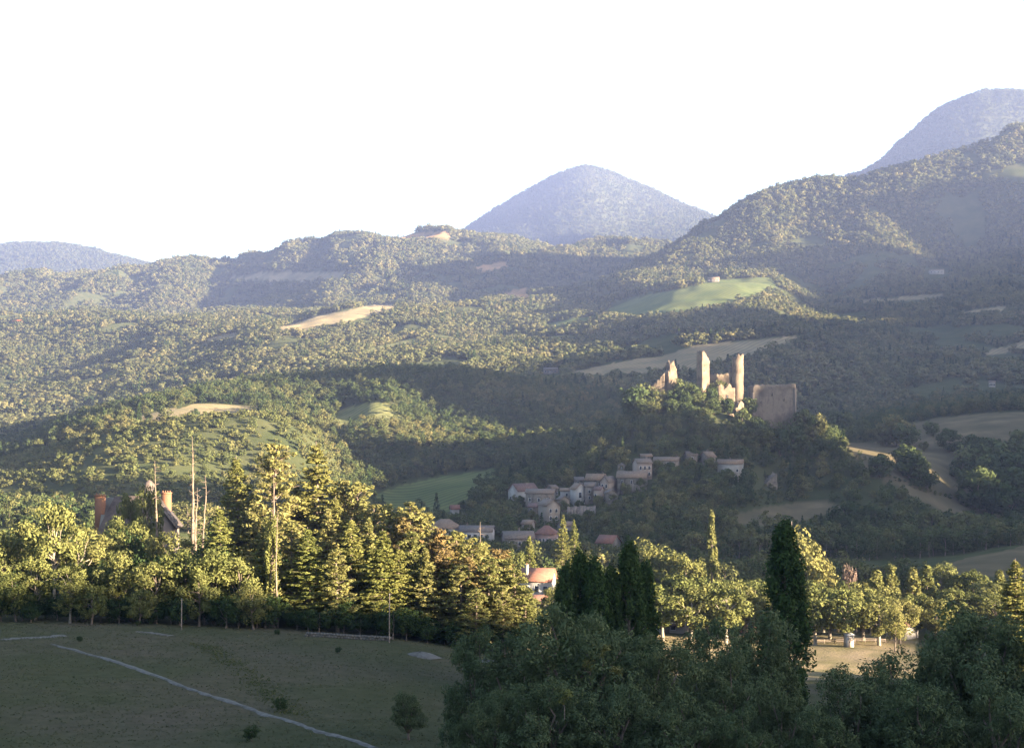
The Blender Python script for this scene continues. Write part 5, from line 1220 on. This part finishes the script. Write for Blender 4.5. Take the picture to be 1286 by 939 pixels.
for (px, row, w, h, rh, y0, y1, lb, wl2, rf2) in [
    (1176, 344, 22, 5, 2.0, 1500, 2600, 'white farmhouse alone high on the wooded mountainside', 'white_wall', 'tile_grey'),
    (896, 354, 16, 4, 2.5, 1500, 2400, 'farm building behind trees at the top of the green terrace field', 'stone_wall', 'tile_grey'),
    (692, 469, 13, 3.5, 2.2, 1000, 1400, 'grey barn at the low end of the pale stubble field', 'stone_wall', 'tile_grey'),
    (1246, 486, 5, 4, 1.2, 1000, 1700, 'tiny pale house deep in the dark mountain wood', 'white_wall', 'tile_grey'),
    (452, 348, 14, 5, 2.5, 2900, 4300, 'tiny pale farm on the far straw-coloured plateau', 'white_wall', 'tile_brown'),
    (22, 408, 16, 6, 3, 1800, 2900, 'tiny pink farm lost in the sunlit basin woods', 'pink_wall', 'tile_red'),
    (1290, 398, 12, 4, 2, 1500, 2400, 'pale house at the edge of the high mountain strip field', 'cream_wall', 'tile_grey')]:
    p = hit(px, row, y0, y1)
    house('distant_farm', lb, p, w, w * .5, h, rh, R_(-12), wall=wl2, roof=rf2, wins=grid_wins(-w*.35, w*.35, 4, [h*.35], 1.2, 1.4), cat='farm')

# ------------------------------------------------------------------ labels that tell look-alikes apart by the landmark each stands closest to
def find(words):
    for o in C.objects:
        if o.parent is None and words in str(o.get('label', '')): return np.array(o.location[:2])
    raise KeyError(words)
MARKS = {k: find(v) for k, v in {
    'the manor': 'large manor', 'the tallest bare trunk': 'tallest bare dead', 'the ivy-hung trunk': 'hung with trailing ivy', 'the tallest cedar': 'tall cedar with a narrow', 'the pole by the stone wall': 'pole at the grove edge',
    'the pale gravel heap': 'pale gravel heap at', 'the spike-topped dead pine': 'dead spike-topped', 'the red-roofed house': 'white house with bright red', 'the pink house': 'pink plastered', 'the church': 'grey stone church nave',
    'the long white slope house': 'bright white long house', 'the lone dark poplar': 'tall dark poplar column', 'the garden hut': 'little gabled hut', 'the slim sunlit poplar': 'lone slim sunlit', 'the rampart': 'massive square rampart',
    'the round tower': 'tall slender round tower', 'the keep stump': 'broken pale keep stump', 'the ruined stub': 'lone ruined stone tower', 'the leaning willow': 'slender grey-green willow', 'the broad willow': 'broadest grey-green', 'the dark cedar': 'broad dark shaded cedar',
    'the tamarisk': 'tamarisk', 'the brown-roofed barn': 'stone barn with sloping', 'the hipped white house': 'broad hipped grey roof', 'the meadow hut': 'tiny white flat-fronted', 'the two cedars': 'taller of two sunlit', 'the pole below the manor': 'pole below the manor',
    'the white booth': 'small white booth', 'the cream cottage': 'sunlit cream house', 'the white cottage': 'small white house glimpsed'}.items()}
SHORT = {   # label of a set -> (words before, words after) the size word and landmark are added
    'dark leafy tree in the valley belt between plane trees and village hill': 'dark leafy valley tree', 'dark green leafy tree in the wood below the village': 'dark green wood tree below the village',
    'dark green leafy tree on the shaded slope below the castle': 'dark green tree on the castle slope', 'dark shaded bush along the foot of the grove': 'dark bush at the foot of the grove',
    'dark small tree in the shade inside the grove': 'dark small tree in the shade of the grove', 'loose-crowned pine with bare lower trunk in the sunlit grove': 'loose-crowned pine in the sunlit grove',
    'tiered cedar in the middle of the sunlit grove': 'tiered cedar in the sunlit grove', 'slim conical fir in the sunlit grove': 'slim conical fir in the grove', 'browning pine with rust-coloured needles in the grove': 'browning rust-coloured pine in the grove',
    'bushy yellow-green leafy tree between field edge and manor': 'bushy yellow-green tree by the field edge', 'pale silvery-leaved poplar at the end of the leafy belt by the manor': 'pale silvery-leaved poplar of the leafy belt',
    'grey-green willow in the dense shaded thicket before the poplars': 'grey-green willow of the shaded thicket', 'round-headed plane tree with pale trunk along the sunny meadow': 'round-headed plane tree with pale trunk',
    'yellow-green tree of the sunlit belt behind the garden hut': 'yellow-green tree of the sunlit belt', 'young feathery poplar in the sunlit row beside the pale field': 'young feathery poplar in the sunlit row',
    'bushy tree standing in the dry grass beside the castle hill': 'bushy tree in the dry grass', 'leafy tree crowding the foot of the castle ruin': 'leafy tree at the foot of the ruin',
    'leafy garden tree tucked between the village houses': 'leafy garden tree among the village houses',
    'dark bush of the hedge line crossing the dry slope': 'dark hedge bush on the dry slope', 'sunlit garden tree around the red-roofed house': 'sunlit garden tree behind the grove',
    'dark poplar of the tight shaded clump behind the grey willows': 'dark poplar of the tight clump', 'pale billowing tree in the sunlit clump beside the lone slim poplar': 'pale billowing tree in the sunlit clump'}
sets = {}
for o in list(C.objects):
    if o.parent is None and o.get('label') in SHORT: sets.setdefault(o['label'], []).append(o)
mk = list(MARKS); mp = np.array([MARKS[k] for k in mk])
def tall(o): return max((c.data.vertices[0].co.z * 0 + max(v[2] for v in c.bound_box)) for c in o.children) * o.scale[2]
for lb, lst in sets.items():
    hs_ = np.array([tall(o) for o in lst]); q1, q2 = np.percentile(hs_, [30, 70])
    for o, h_ in zip(lst, hs_):
        d = np.hypot(*(mp - np.array(o.location[:2])).T); k = mk[int(np.argmin(d))]
        size = '' if q2 < 1.12 * q1 else ('low ' if h_ < q1 else ('tall ' if h_ > q2 else 'mid-sized '))
        o['label'] = '%s%s, nearest %s' % (size, SHORT[lb], k)
        if not o.get('group'): o['group'] = SHORT[lb]

# ------------------------------------------------------------------ haze: the evening air over the valley
mb = MB(); mb.box(-5200, 6800, -2450, 9600, -100, 1330)
m, nt, out = mat_new('haze')
pv = nt.nodes.new('ShaderNodeVolumePrincipled')
pv.inputs['Color'].default_value = (0.36, 0.45, 0.82, 1); pv.inputs['Density'].default_value = 8.0e-5; pv.inputs['Anisotropy'].default_value = 0.2
nt.links.new(pv.outputs[0], out.inputs['Volume'])
o = ob('haze', mb.mesh('haze', m)); o['kind'] = 'stuff'; o['label'] = 'thin blue evening haze filling the valley air'; o['category'] = 'haze'
